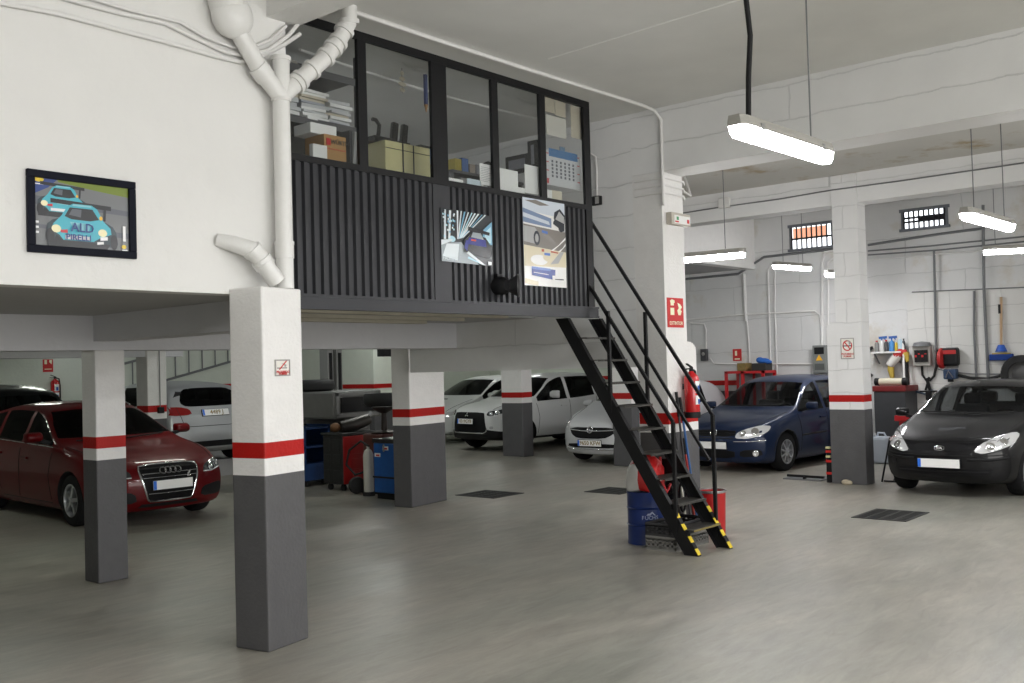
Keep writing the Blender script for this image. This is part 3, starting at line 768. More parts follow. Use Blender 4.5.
def floor_mat():
    m = mat('garage_floor', (.33,.335,.30), .33, spec=.5)
    nt = m.node_tree; N = nt.nodes; Lk = nt.links; b = N['Principled BSDF']
    tc = N.new('ShaderNodeTexCoord')
    n1 = N.new('ShaderNodeTexNoise'); n1.inputs['Scale'].default_value = .45; n1.inputs['Detail'].default_value = 6; n1.inputs['Roughness'].default_value = .6
    n2 = N.new('ShaderNodeTexNoise'); n2.inputs['Scale'].default_value = 3.2; n2.inputs['Detail'].default_value = 9; n2.inputs['Roughness'].default_value = .7
    n3 = N.new('ShaderNodeTexNoise'); n3.inputs['Scale'].default_value = 60; n3.inputs['Detail'].default_value = 4
    mp = N.new('ShaderNodeMapping'); mp.inputs['Scale'].default_value = (.35, 1.0, 1); mp.inputs['Rotation'].default_value = (0,0,rad(-45))
    Lk.new(tc.outputs['Object'], mp.inputs['Vector'])
    Lk.new(mp.outputs[0], n1.inputs['Vector']); Lk.new(mp.outputs[0], n2.inputs['Vector']); Lk.new(tc.outputs['Object'], n3.inputs['Vector'])
    r1 = N.new('ShaderNodeValToRGB'); e = r1.color_ramp.elements
    e[0].position = .32; e[0].color = (.245,.247,.212,1); e[1].position = .68; e[1].color = (.385,.35,.30,1)
    Lk.new(n1.outputs['Fac'], r1.inputs['Fac'])
    r2 = N.new('ShaderNodeMapRange'); r2.inputs['From Min'].default_value = .3; r2.inputs['From Max'].default_value = .7; r2.inputs['To Min'].default_value = .82; r2.inputs['To Max'].default_value = 1.12
    Lk.new(n2.outputs['Fac'], r2.inputs['Value'])
    r3 = N.new('ShaderNodeMapRange'); r3.inputs['To Min'].default_value = .92; r3.inputs['To Max'].default_value = 1.08
    Lk.new(n3.outputs['Fac'], r3.inputs['Value'])
    mp4 = N.new('ShaderNodeMapping'); mp4.inputs['Scale'].default_value = (.22, 1.0, 1); mp4.inputs['Rotation'].default_value = (0,0,rad(-50))
    n4 = N.new('ShaderNodeTexNoise'); n4.inputs['Scale'].default_value = 11; n4.inputs['Detail'].default_value = 9; n4.inputs['Roughness'].default_value = .72; n4.inputs['Distortion'].default_value = .6
    Lk.new(tc.outputs['Object'], mp4.inputs['Vector']); Lk.new(mp4.outputs[0], n4.inputs['Vector'])
    r4 = N.new('ShaderNodeMapRange'); r4.inputs['From Min'].default_value = .32; r4.inputs['From Max'].default_value = .68; r4.inputs['To Min'].default_value = .82; r4.inputs['To Max'].default_value = 1.13
    Lk.new(n4.outputs['Fac'], r4.inputs['Value'])
    m4 = N.new('ShaderNodeMath'); m4.operation = 'MULTIPLY'; Lk.new(r4.outputs[0], m4.inputs[0]); Lk.new(r3.outputs[0], m4.inputs[1])
    mu = N.new('ShaderNodeMath'); mu.operation = 'MULTIPLY'; Lk.new(r2.outputs[0], mu.inputs[0]); Lk.new(m4.outputs[0], mu.inputs[1])
    mx = N.new('ShaderNodeVectorMath'); mx.operation = 'SCALE'; Lk.new(r1.outputs['Color'], mx.inputs[0]); Lk.new(mu.outputs[0], mx.inputs['Scale'])
    Lk.new(mx.outputs[0], b.inputs['Base Color'])
    rr = N.new('ShaderNodeMapRange'); rr.inputs['From Min'].default_value = .3; rr.inputs['From Max'].default_value = .7; rr.inputs['To Min'].default_value = .30; rr.inputs['To Max'].default_value = .50
    Lk.new(n2.outputs['Fac'], rr.inputs['Value']); Lk.new(rr.outputs[0], b.inputs['Roughness'])
    bp = N.new('ShaderNodeBump'); bp.inputs['Strength'].default_value = .3; bp.inputs['Distance'].default_value = .01
    Lk.new(n4.outputs['Fac'], bp.inputs['Height']); Lk.new(bp.outputs['Normal'], b.inputs['Normal'])
    return m

# ---------------------------------------------------------------- shell
ZC = 4.55          # hall ceiling
XB = 9.10          # plane of the right-hand frame of pillars and beam
YF = 6.03          # office front
YW = 5.85          # wall with the framed poster
XR = 14.19         # second frame
XW = 18.90         # back wall of the right-hand bays
YFAR = 20.6
def S_box(name, label, mats, *b, cat=None):
    o = MB().box(*b).build(name, mats)
    return struct(o, label)

S_box('floor', 'grey painted concrete garage floor', floor_mat(), -9, 25, -9, 22, -.2, 0)
S_box('ceiling', 'grey ceiling of the tall hall above the office', M_CEIL, -9, XB+.2, -9, 9.9, ZC, ZC+.2)
S_box('ceiling_middle', 'stained ceiling between the two white beams', M_CEILS, XB+.2, XR+.2, -9, 9.5, 4.50, 4.72)
S_box('ceiling_back', 'ceiling beyond the second white beam', M_CEIL, XR+.2, XW+.1, -9, 9.7, 4.74, 4.92)
_s = MB(); _s.box(-3, 4.42, YW+.04, YFAR, 2.40, 2.64); _s.box(4.42, 8.26, YF+.07, YFAR, 2.40, 2.64); _s.box(8.26, XB, 7.4, YFAR, 2.40, 2.64)
struct(_s.build('slab', M_SLAB), 'low concrete slab over the parking under the office')
S_box('slab_rear', 'low ceiling over the parked white cars', M_SLAB, XB, 23, 9.55, YFAR, 3.72, 3.9)
S_box('wall_left', 'white plaster wall carrying the framed racing poster', M_PLASTER, -9, 4.42, YW, YW+.17, 2.385, ZC)
S_box('wall_right', 'white wall at the end of the office above the parked cars', M_BOARD, XB, XB+.16, at_x(639.5,420,XB).y, at_x(410,360,XB).y, 1.795, ZC)
S_box('wall_back', 'white painted block wall behind the cars on the right', M_BACK, XW, XW+.3, -9, 9.5, 0, 4.8)
S_box('wall_back_low', 'white wall behind the parked white cars', M_BACK, XW, XW+.2, 9.5, 12.7, 0, 4)
S_box('wall_back_step', 'return of the white wall beside the pale silver car', M_LOWW, XW+.2, 23, 12.5, 12.7, 0, 4)
S_box('wall_back_rear', 'white wall behind the off-roader', M_LOWW, 23, 23.3, 12.5, YFAR, 0, 4)
S_box('wall_front_right', 'plain white wall closing the right bays', M_PLASTER, XB+.45, XW+.3, -4.2, -4, 0, 4.8)  # unseen wall, added to keep bright outside reflections off the car glass
S_box('wall_hall_side', 'plain white side wall of the hall', M_PLASTER, -9.2, -9, -9, YW, 0, ZC)  # unseen wall, added so daylight enters from the door side only
S_box('wall_far', 'pale wall at the far end of the low parking', M_LOWW, -3, 23.3, YFAR, YFAR+.2, 0, 4)
S_box('wall_side', 'side wall closing the low parking', M_LOWW, -3.2, -3, YW, YFAR, 0, 2.6)
S_box('wall_office_back', 'plain rear wall of the office', M_PAINTW, 4.42, XB, 9.75, 9.9, 2.64, ZC)
S_box('wall_office_side', 'side wall of the office behind the shelves', M_PAINTW, 4.30, 4.42, YW+.17, 9.9, 2.64, ZC)
S_box('wall_bulkhead', 'white bulkhead wall hanging above the rear opening', M_PAINTW, 9.38, XW, 9.5, 9.75, 3.70, 4.9)
S_box('beam', 'deep white beam across the hall on the tall pillar', M_BOARD, XB, XB+.45, -9, at_x(639.5,420,XB).y, 3.87, 4.62)
S_box('beam_second', 'second white beam resting on the right pillar', M_BOARD, XR, XR+.36, -9, 9.5, 4.07, 4.8)
S_box('beam_low', 'grey beam crossing the low parking below the office', M_BEAMG, -3, XB+.02, 8.69, 8.98, 2.09, 2.42)
S_box('beam_far', 'grey beam near the far wall of the low parking', M_BEAMG, -3, 9.1, 15.0, 15.28, 2.16, 2.42)
S_box('beam_side', 'short grey beam from front pillar to the pillar behind', M_BEAMG, 4.38, 4.67, 6.36, 8.7, 2.17, 2.42)
S_box('beam_stub', 'rough concrete beam end above the drain pipes', M_PLASTER, 4.26, 4.53, -1.0, 5.98, 4.37, 4.6)
S_box('plinth', 'raised concrete plinth under the silver car', M_SLAB, 8.9, 14.0, 15.9, YFAR, 0, .30)
S_box('wall_pier', 'pale pier in front of the far wall', M_LOWW, 15.6, 16.6, 17.6, YFAR, 0, 3.70)
# painted stripes on the far walls
def band(name, label, b):
    o = MB()
    x0,x1,y0,y1,z = b
    o.box(x0,x1,y0,y1,0,z-.22,0); o.box(x0,x1,y0,y1,z-.10,z,1)
    return struct(o.build(name, [M_PAINTG, M_PAINTR]), label)
band('trim_1', 'grey dado and red stripe along the far wall', (10.2, 15.6, YFAR-.012, YFAR, 1.62))
band('trim_2', 'grey dado and red stripe along the back wall', (XW-.012, XW, 8.9, 12.5, 1.42))
band('trim_3', 'grey dado and red stripe round the pale pier', (15.588, 15.6, 17.588, YFAR-.02, 1.52))
band('trim_6', 'grey dado and red stripe behind the white off-roader', (22.988, 23, 12.7, YFAR, 1.5))
band('trim_4', 'grey dado and red stripe on the front of the pale pier', (15.6, 16.6, 17.588, 17.6, 1.52))

def pillar(label, x0, x1, y0, y1, zt, zs=(1.09,1.20,1.31), lower=None, rot=0, mats=None):
    o = MB()
    zz = [(0, zs[0], 1), (zs[0], zs[1], 0), (zs[1], zs[2], 2), (zs[2], zt, 0)]
    for a, b, m in zz: o.box(x0, x1, y0, y1, a, b, m)
    bmesh.ops.remove_doubles(o.bm, verts=o.bm.verts, dist=1e-5)
    # inner faces between bands go
    dead = [f for f in o.bm.faces if abs(f.normal.z) > .9 and 0.01 < f.calc_center_median().z < zt-.01]
    bmesh.ops.delete(o.bm, geom=dead, context='FACES')
    if lower:      # thicker guard with a rounded head, on the +x, -x, +y or -y side
        for (a0,a1,b0,b1,z1) in lower:
            for a, b, m in ((0, zs[0], 1), (zs[0], zs[1], 0), (zs[1], zs[2], 2), (zs[2], z1-.12, 0)): o.box(a0,a1,b0,b1,a,b,m)
            n = 6
            for i in range(n):
                t0, t1 = PI/2*i/n, PI/2*(i+1)/n
                if a1 > x1: o.box(a0, a0+(a1-a0)*math.cos(t0), b0, b1, z1-.12+.12*math.sin(t0), z1-.12+.12*math.sin(t1), 0)
                else: o.box(a0, a1, b0, b0+(b1-b0)*math.cos(t0), z1-.12+.12*math.sin(t0), z1-.12+.12*math.sin(t1), 0)
    if rot: bmesh.ops.rotate(o.bm, verts=o.bm.verts, cent=(x0,y0,0), matrix=Matrix.Rotation(rad(rot), 3, 'Z'))
    p = o.build('pillar', mats or [M_PAINTW, M_PAINTG, M_PAINTR], bevel=.012)
    struct(p, label); return p
P_NEAR = pillar('front pillar below the framed poster with a no smoking plate', 3.96, 4.35, 5.56, 5.86, 2.42, (1.16,1.275,1.38), rot=11)
P_LEFT = pillar('slim pillar in front of the dark red car', 4.385, 4.67, 8.68, 8.94, 2.09, (1.10,1.205,1.31))
P_MID = pillar('wide pillar beside the blue workshop machine', 9.22, 10.02, 9.70, 10.0, 2.40, rot=9)
P_BIG = pillar('tall pillar behind the staircase carrying the deep beam', XB, 9.53, 5.63, at_x(639.5,420,XB).y, 3.868, (1.09,1.18,1.30), lower=[(9.53, 9.73, 5.64, at_x(639.5,420,XB).y-.01, 2.06)])
P_RIGHT = pillar('tall pillar between the dark blue and the black car', XR-.03, 14.46, 5.50, at_x(835,280,XR).y, 4.49, (1.08,1.19,1.29), mats=[M_BOARD, M_PAINTG, M_PAINTR], lower=[(14.17, 14.44, at_x(835,280,XR).y, at_x(829,380,XR).y, 2.36)])
P_C3 = pillar('pillar in front of the white off-roader', 15.53, 15.86, 13.05, 13.6, 3.74)
P_C4 = pillar('pillar seen through the staircase', 14.9, 15.15, 9.98, 10.4, 3.74)
P_FAR = pillar('pillar behind the dark red car with a small switch box', 8.42, 8.76, 14.95, 15.3, 2.40, (1.15,1.26,1.37))
for o, cat in [(o, 'pillar') for o in bpy.data.objects if o.name.startswith('pillar')]: o['category'] = cat
# raised tile panel on the back wall
S_box('trim_5', 'raised panel of white block tiles behind the black car', M_TILE, XW-.07, XW, -2, 6.44, 0, 2.98)

# barred windows high in the back wall: cut as framed openings
M_SKY = mat('bright_daylight', (.9,.92,1), .5, emit=(.92,.96,1.0), estr=1.8)
M_BARS = mat('window_bars', (.02,.02,.025), .5, .5)
M_REVEAL = mat('reveal', (.5,.5,.52), .8)
M_FRAMEW = mat('window_frame_grey', (.16,.17,.19), .5)
def barred_window(n, label, y0, y1, z0, z1, redtop):
    r = thing('window_%d' % n, label, 'window', (XW, (y0+y1)/2, z0)); r['kind'] = 'structure'
    o = MB()
    d = .10
    o.box(XW-.02, XW-.003, y0-.09, y1+.09, z1, z1+.06); o.box(XW-.05, XW-.003, y0-.09, y1+.09, z0-.05, z0)
    o.box(XW-.02, XW-.003, y0-.06, y0, z0, z1); o.box(XW-.02, XW-.003, y1, y1+.06, z0, z1)
    o.build('window_frame', M_FRAMEW, r)
    p = MB(); p.box(XW-.012, XW-.004, y0, y1, z0, z1); p.build('pane', [M_SKY], r)
    if redtop:
        q = MB(); q.box(XW-.015, XW-.011, y0+.12, y1-.02, z0+.20, z1-.02); q.build('awning_beyond', mat('awning_orange', (.75,.30,.16), .6, emit=(.9,.45,.3), estr=.8), r)
    b = MB(); k = 8
    for i in range(k+1):
        y = y0+(y1-y0)*i/k; b.cyl((XW-.035, y, z0), (XW-.035, y, z1), .016, seg=6)
    for z in ((z0+(z1-z0)*.45,) if redtop else (z0+(z1-z0)*.38, z0+(z1-z0)*.62)): b.box(XW-.045, XW-.03, y0, y1, z-.018, z+.018)
    if not redtop: b.box(XW-.03, XW-.02, y0, y1-.25, z0+.12, z0+.2)
    b.build('bars', M_BARS, r)
barred_window(1, 'small barred window high on the back wall with an orange blur beyond', 7.84, 8.67, 4.03, 4.46, True)
barred_window(2, 'small barred window high on the back wall, right of the pillar', 5.73, 6.45, 4.19, 4.50, False)
def place(sp, name, label, pos, yaw, pt, **kw):
    s = dict(sp); s['paint'] = pt; s.update(kw)
    return build_car(s, name, label, pos, rad(yaw))
P_RED = paint('dark_red', (.105,.0025,.004), .25, .28)
P_BLK = paint('black', (.006,.006,.007), .2)
P_BLUE = paint('dark_blue', (.010,.020,.055), .4)
P_WHITE = paint('white', (.72,.73,.72), .0)
P_SILV = paint('silver', (.42,.43,.44), .6)
P_PALE = paint('pale_silver', (.60,.61,.62), .3)
P_DARK = paint('dark_grey', (.012,.013,.014), .3)
place(SP_AUDI, 'estate_car', 'dark red estate car parked behind the slim pillar', (6.71, 11.38), 267, P_RED, glass=M_GLASSD)
place(SP_KIA, 'hatchback_car', 'black hatchback with pale headlights at the right by the tiled wall', (13.3, 4.22), 178, P_BLK)
place(SP_GOLF, 'hatchback_car', 'dark blue hatchback parked right of the fire extinguisher', (14.6, 8.2), 176, P_BLUE)
place(SP_ASX, 'off_roader_car', 'white off-roader with a large black grille behind a pillar', (16.0, 15.05), 172, P_WHITE, glass=M_GLASSD)
place(SP_CORSA, 'hatchback_car', 'pale silver hatchback with a curved grille seen through the staircase', (14.82, 10.86), 180, P_PALE)
place(SP_HATCH, 'hatchback_car', 'silver hatchback with red tail lamp seen from behind', (9.95, 19.55), 90, P_SILV, glass=M_GLASSD, z=.30)
SP_MPV = dict(SP_ASX); SP_MPV.update(top=[(a, b+.10*max(0,min(1,(a-1.0)/1.0))) for a, b in SP_ASX['top']], H=1.70, plates=[('rear',.95,None,.02)])
SP_MPV.pop('badge'); SP_MPV['front'] = [f for f in SP_ASX['front']] + [('taillight','decal',[(.62,.95),(.62,1.12),(.80,1.14),(.82,.95)],M_TAIL,{'mode':'rear','round':1})]
place(SP_MPV, 'off_roader_car', 'black tall car seen from behind beyond the dark red car', (7.2, 20.55), 90, P_DARK, glass=M_GLASSD, rear_win=(1.22,1.58,.66,.56))
place(SP_HATCH, 'hatchback_car', 'white hatchback behind the white off-roader', (17.4, 17.9), 177, P_WHITE, glass=M_GLASSD, plates=[], top=[(a, b+.17*max(0,min(1,a/1.6))) for a, b in SP_HATCH['top']], belt=[(a, b+.10*max(0,min(1,a/1.3))) for a, b in SP_HATCH['belt']])
# ---------------------------------------------------------------- helpers for flat items
def rectY(xl, xr, yt, yb, Y):
    a, b = at_y(xl, yt, Y), at_y(xl, yb, Y); c = at_y(xr, (yt+yb)/2, Y)
    return a.x, c.x, b.z, a.z
def rectX(xl, xr, yt, yb, X):
    a, b = at_x(xl, yt, X), at_x(xl, yb, X); c = at_x(xr, (yt+yb)/2, X)
    return c.y, a.y, b.z, a.z
def flat(name, col, rough=.5): return mat('ink_'+name, col, rough)
M_BLK = mat('dark_metal', (.009,.009,.010), .42, .0, bump=.1, bscale=60, spec=.3)
M_CLAD = mat('dark_cladding', (.036,.037,.041), .40, .1, var=.12, vscale=3, spec=.35)
M_PAPER = mat('paper', (.80,.80,.78), .7)
M_PAPERD = mat('paper_grey', (.55,.56,.57), .8)
M_PANE = glass('office_glass', (.94,.95,.95))
M_PIPE = mat('pvc_pipe', (.74,.735,.71), .4, var=.05, vscale=12, bump=.08, bscale=30)
M_CONDUIT = mat('painted_conduit', (.72,.71,.69), .5)
M_CONDUITG = mat('grey_conduit', (.16,.165,.17), .5)
M_RED = mat('signal_red', (.50,.012,.016), .4)
M_BLUE = mat('machine_blue', (.014,.10,.36), .4, var=.2, vscale=18, stain=(.05,.035,.02), sscale=9, sthr=.66)
M_STEEL = mat('steel', (.38,.38,.38), .35, .8)
M_RUBBER = mat('rubber', (.012,.012,.012), .7)

# ---------------------------------------------------------------- raised office
XO0, XO1 = 4.42, 8.36
cab = thing('office_cabin', 'dark corrugated office front with a row of windows on the raised floor', 'office', (6.4, YF, 2.31))
o = MB()
def clad(x0, x1, z0, z1):
    p = .0795; n = int((x1-x0)/p); prof = []
    for i in range(n):
        x = x0+(x1-x0)*i/n; w = (x1-x0)/n
        prof += [(x, YF+.022), (x+w*.30, YF+.022), (x+w*.42, YF-.004), (x+w*.88, YF-.004)]
    prof.append((x1, YF+.022))
    prof += [(x1, YF+.05), (x0, YF+.05)]
    o.prism(prof, lambda p_, z: (p_[0], p_[1], z), z0, z1)
clad(XO0, 6.06, 2.42, 3.44); clad(6.27, XO1-.02, 2.42, 3.44)
o.box(6.06, 6.27, YF-.006, YF+.05, 2.42, 3.44)
o.build('cladding', M_CLAD, cab)
o = MB(); o.box(XO0-.1, XO1+.02, YF-.05, YF+.06, 2.315, 2.415); o.box(XO0-.1, XO1+.02, YF-.06, YF-.05, 2.405, 2.425); o.box(XO0-.1, XO1+.02, YF-.06, YF-.05, 2.31, 2.33)
o.build('floor_beam', M_CLAD, cab)
fr = MB()
for a, b in ((XO0, XO0+.05), (5.245, 5.335), (6.07, 6.255), (6.85, 6.935), (7.55, 7.635), (8.27, 8.375)): fr.box(a, b, YF-.012, YF+.02, 3.44, 4.55)
fr.box(XO0, XO1, YF-.014, YF+.022, 3.425, 3.475); fr.box(XO0, XO1, YF-.014, YF+.022, 4.485, 4.55)
fr.box(8.27, 8.375, YF-.012, YF+.06, 2.415, 3.44)
frame = fr.build('window_frame', M_BLK, cab)
for a, b in ((XO0+.05, 5.245), (5.335, 6.07), (6.255, 6.85), (6.935, 7.55), (7.635, 8.27)):
    MB().box(a, b, YF+.004, YF+.010, 3.475, 4.475).build('pane', M_PANE, frame)

# horn on the front
b = at_y(500, 286, YF-.05)
hr = thing('siren_horn', 'round black horn mounted on the office cladding', 'siren', b)
c = Vector((b.x, YF, b.z))
MB().lathe([(0,0),(.075,0),(.08,.02),(.08,.10),(.05,.14),(0,.14)], o=c, axis=(0,-1,0), seg=24).build('body', M_BLACKPL, hr, smooth=40)
MB().lathe([(.05,.10),(.10,.20),(.108,.205),(.10,.212),(.045,.13),(0,.13)], o=c, axis=(.55,-.8,0), seg=24).build('horn', mat('horn_black', (.035,.035,.037), .3), hr, smooth=40)
MB().box(c.x-.03, c.x+.03, YF-.05, YF+.0, c.z+.08, c.z+.11).build('bracket', M_BLK, hr)

# ---------------------------------------------------------------- pictures and posters
def art(o, P, shapes):
    for i, (m, pts) in enumerate(shapes): o.poly([P(u, v, .0002*(i+1)) for u, v in pts], m)
def ell(cx, cy, rx, ry, n=16, a0=0, a1=360): return [(cx+rx*math.cos(rad(a0+(a1-a0)*i/n)), cy+ry*math.sin(rad(a0+(a1-a0)*i/n))) for i in range(n+(0 if a1-a0 == 360 else 1))]

x0, x1, z0, z1 = rectY(25, 134, 168.7, 252, YW)
pic = thing('framed_picture', 'framed poster of two turquoise racing cars on the white wall', 'picture', ((x0+x1)/2, YW, z0))
o = MB(); f = .045
for a in ((x0,x1,z0,z0+f),(x0,x1,z1-f,z1),(x0,x0+f,z0+f,z1-f),(x1-f,x1,z0+f,z1-f)): o.box(a[0],a[1],YW-.03,YW-.002,a[2],a[3])
o.build('frame', mat('frame_navy', (.004,.005,.012), .6, spec=.15), pic, bevel=.004)
ux0, ux1, uz0, uz1 = x0+f*.6, x1-f*.6, z0+f*.6, z1-f*.6
PP = lambda u, v, h: (ux0+(ux1-ux0)*u, YW-.012-h, uz0+(uz1-uz0)*v)
cols = [(.16,.165,.17),(.16,.22,.015),(.02,.05,.22),(.75,.55,.03),(.06,.42,.52),(.012,.013,.016),(.10,.11,.13),(.85,.80,.50),(.80,.80,.80),(.55,.02,.03),(.25,.55,.62),(.03,.05,.06),(.8,.45,.02)]
pm = [flat('race%d' % i, c, .3) for i, c in enumerate(cols)]
def racecar(X, Y, s):
    T_ = lambda pts: [(X+u*s, Y+v*s*1.45) for u, v in pts]
    return [(5, T_([(-.36,.36),(.36,.33),(.36,.38),(-.36,.41)])),            # wing
            (5, T_([(.26,.20),(.29,.20),(.30,.36),(.27,.36)])),
            (11, T_([(-.42,-.02),(-.40,.12),(-.34,.17),(-.24,.20),(.28,.19),(.38,.14),(.42,.08),(.44,-.06),(.40,-.10),(-.40,-.10)])),
            (4, T_([(-.36,.06),(-.33,.13),(-.24,.22),(-.17,.33),(-.10,.37),(.12,.37),(.19,.33),(.26,.20),(.35,.12),(.36,.05),(.22,.0),(.14,-.05),(-.22,-.05),(-.26,0)])),
            (5, T_([(-.20,.22),(-.14,.325),(.13,.325),(.21,.21),(.10,.185),(-.12,.19)])),
            (6, T_([(-.15,.24),(-.11,.31),(0,.31),(-.01,.22)])),
            (10, T_([(-.11,.345),(.12,.345),(.11,.365),(-.10,.365)])),
            (10, T_([(-.14,.16),(.12,.15),(.08,.07),(-.10,.08)])),
            (5, T_(ell(-.37,-.02,.05,.09))), (5, T_(ell(.39,-.04,.045,.09))), (5, T_([(-.30,.0),(-.22,-.05),(-.34,-.08)])),
            (7, T_(ell(-.30,.07,.055,.045))), (7, T_(ell(.25,.06,.055,.045))),
            (9, T_([(-.25,.06),(-.17,.07),(-.17,.03),(-.25,.03)])),
            (8, T_([(-.20,-.04),(.10,-.04),(.10,.005),(-.20,.005)])),
            (5, T_([(-.40,-.13),(.30,-.14),(.34,-.07),(-.40,-.05)])),
            (8, T_([(.22,-.03),(.31,-.02),(.31,.02),(.22,.01)])), (8, T_([(.18,-.08),(.26,-.07),(.26,-.04),(.18,-.05)])), (12, T_(ell(.23,.23,.02,.025)))]
shapes = [(0,[(0,0),(1,0),(1,1),(0,1)]),(1,[(.24,1),(1,1),(1,.82),(.62,.87),(.26,.93)]),(6,[(0,.72),(1,.62),(1,.55),(0,.60)]),(6,[(0,.33),(1,.30),(1,.22),(0,.28)]),
          (2,[(0,1),(.28,1),(.16,.84),(0,.72)]),(3,ell(.07,.94,.05,.035)),(8,[(.02,.87),(.12,.87),(.12,.885),(.02,.885)])]
shapes += racecar(.30,.56,.60) + racecar(.48,.20,.84)
shapes += [(8,[(.90,.18),(.93,.18),(.93,.40),(.90,.40)]),(3,ell(.91,.10,.025,.03)),(8,[(.89,.045),(.95,.045),(.95,.06),(.89,.06)]),(8,[(0,.34),(.06,.34),(.06,.37),(0,.37)]),(8,[(0,.27),(.06,.27),(.06,.30),(0,.30)]),(8,[(0,.20),(.06,.20),(.06,.23),(0,.23)])]
o = MB(); o.box(ux0,ux1,YW-.012,YW-.004,uz0,uz1,0); art(o, PP, shapes)
xd, yd = (1,0,0), (0,0,1)
o.text('ALD', PP(.48,.315,.017), xd, yd, .075, 2, .001, bold=.001); o.text('PIRELLI', PP(.44,.178,.017), xd, yd, .050, 2, .001, bold=.001)
o.build('print', pm, pic, recalc=False)

def sheet(name, label, cat, x0, x1, z0, z1, Y, shapes, mats, texts=(), tilt=0, group=None):
    r = thing(name, label, cat, ((x0+x1)/2, Y, z0), 0, group)
    P = lambda u, v, h: (x0+(x1-x0)*u, Y-.006-h+.012*math.sin(u*PI)*-.3, z0+(z1-z0)*v + tilt*(u-.5))
    o = MB()
    o.hexa([P(0,0,0),P(1,0,0),(P(1,0,0)[0],Y-.003,P(1,0,0)[2]),(P(0,0,0)[0],Y-.003,P(0,0,0)[2]),P(0,1,0),P(1,1,0),(P(1,1,0)[0],Y-.003,P(1,1,0)[2]),(P(0,1,0)[0],Y-.003,P(0,1,0)[2])])
    o.build('paper', mats[0], r)
    o = MB(); art(o, lambda u,v,h: P(u,v,h+.002), shapes)
    for t, u, v, s, m in texts: o.text(t, P(u,v,.014), (1,0,0), (0,0,1), s, m, .001)
    o.build('print', mats, r, recalc=False)
    return r
x0, x1, z0, z1 = rectY(439, 490, 208.5, 261.5, YF)
rnd = random.Random(3)
pc = [flat('night%d'%i, c, .25) for i, c in enumerate([(.03,.035,.04),(.75,.82,.85),(.20,.45,.62),(.02,.03,.25),(.01,.012,.018),(.35,.40,.43),(.6,.08,.03),(.5,.75,.85)])]
sh = [(0,[(0,0),(1,0),(1,1),(0,1)]),(5,[(0,0),(.72,0),(.38,.40),(0,.34)]),(1,[(.02,.10),(.30,.04),(.34,.36),(.10,.34)]),(7,ell(.2,.44,.07,.06)),(1,[(.0,.30),(.20,.40),(.22,.44),(0,.40)]),(1,[(.05,.42),(.09,.42),(.10,.95),(.07,.95)]),(1,[(.13,.44),(.17,.44),(.20,.98),(.16,.98)])]
for i in range(9):
    a = .30+i*.07; sh.append(((1,1,2,1,7)[i%5], [(.30+i*.012,.45+i*.005),(a+rnd.uniform(0,.02),1),(a+.035,1),(.32+i*.012,.45+i*.005)]))
for i in range(26):
    u, v = rnd.uniform(.02,.24), rnd.uniform(.38,.95); sh.append(((1,2,7)[i%3], [(u,v),(u+.025,v),(u+.025,v+.035),(u,v+.035)]))
sh += [(2,[(.78,.42),(1,.42),(1,.88),(.82,.70)]),(7,[(.82,.45),(.98,.45),(.98,.78),(.86,.66)]),(4,[(.42,.22),(.95,.14),(.97,.40),(.86,.55),(.55,.57),(.42,.45)]),(3,[(.47,.38),(.88,.36),(.86,.50),(.52,.51)]),(3,[(.48,.24),(.52,.44),(.46,.46),(.42,.30)]),
       (4,[(.50,.64),(.94,.60),(.95,.66),(.52,.72)]),(5,[(.56,.52),(.82,.50),(.76,.62),(.60,.62)]),(6,[(.56,.45),(.66,.45),(.66,.48),(.56,.48)]),(7,[(.48,.10),(.80,.0),(.84,.0),(.50,.14)]),(1,[(.50,.24),(.85,0),(.78,0),(.46,.2)]),(1,[(.90,.02),(.97,.02),(.97,.08),(.90,.08)])]
sheet('poster', 'square night scene poster of a blue car on the office cladding', 'poster', x0, x1, z0, z1, YF-.008, sh, pc, [('FALKEN',.13,.06,.045,1)], tilt=-.01)
x0, x1, z0, z1 = rectY(521, 564, 197, 285, YF)
pc = [flat('work%d'%i, c, .25) for i, c in enumerate([(.40,.44,.50),(.20,.27,.42),(.62,.68,.75),(.03,.035,.045),(.22,.20,.18),(.70,.63,.45),(.02,.06,.32),(.85,.85,.83),(.45,.10,.06),(.10,.20,.55),(.42,.42,.42)])]
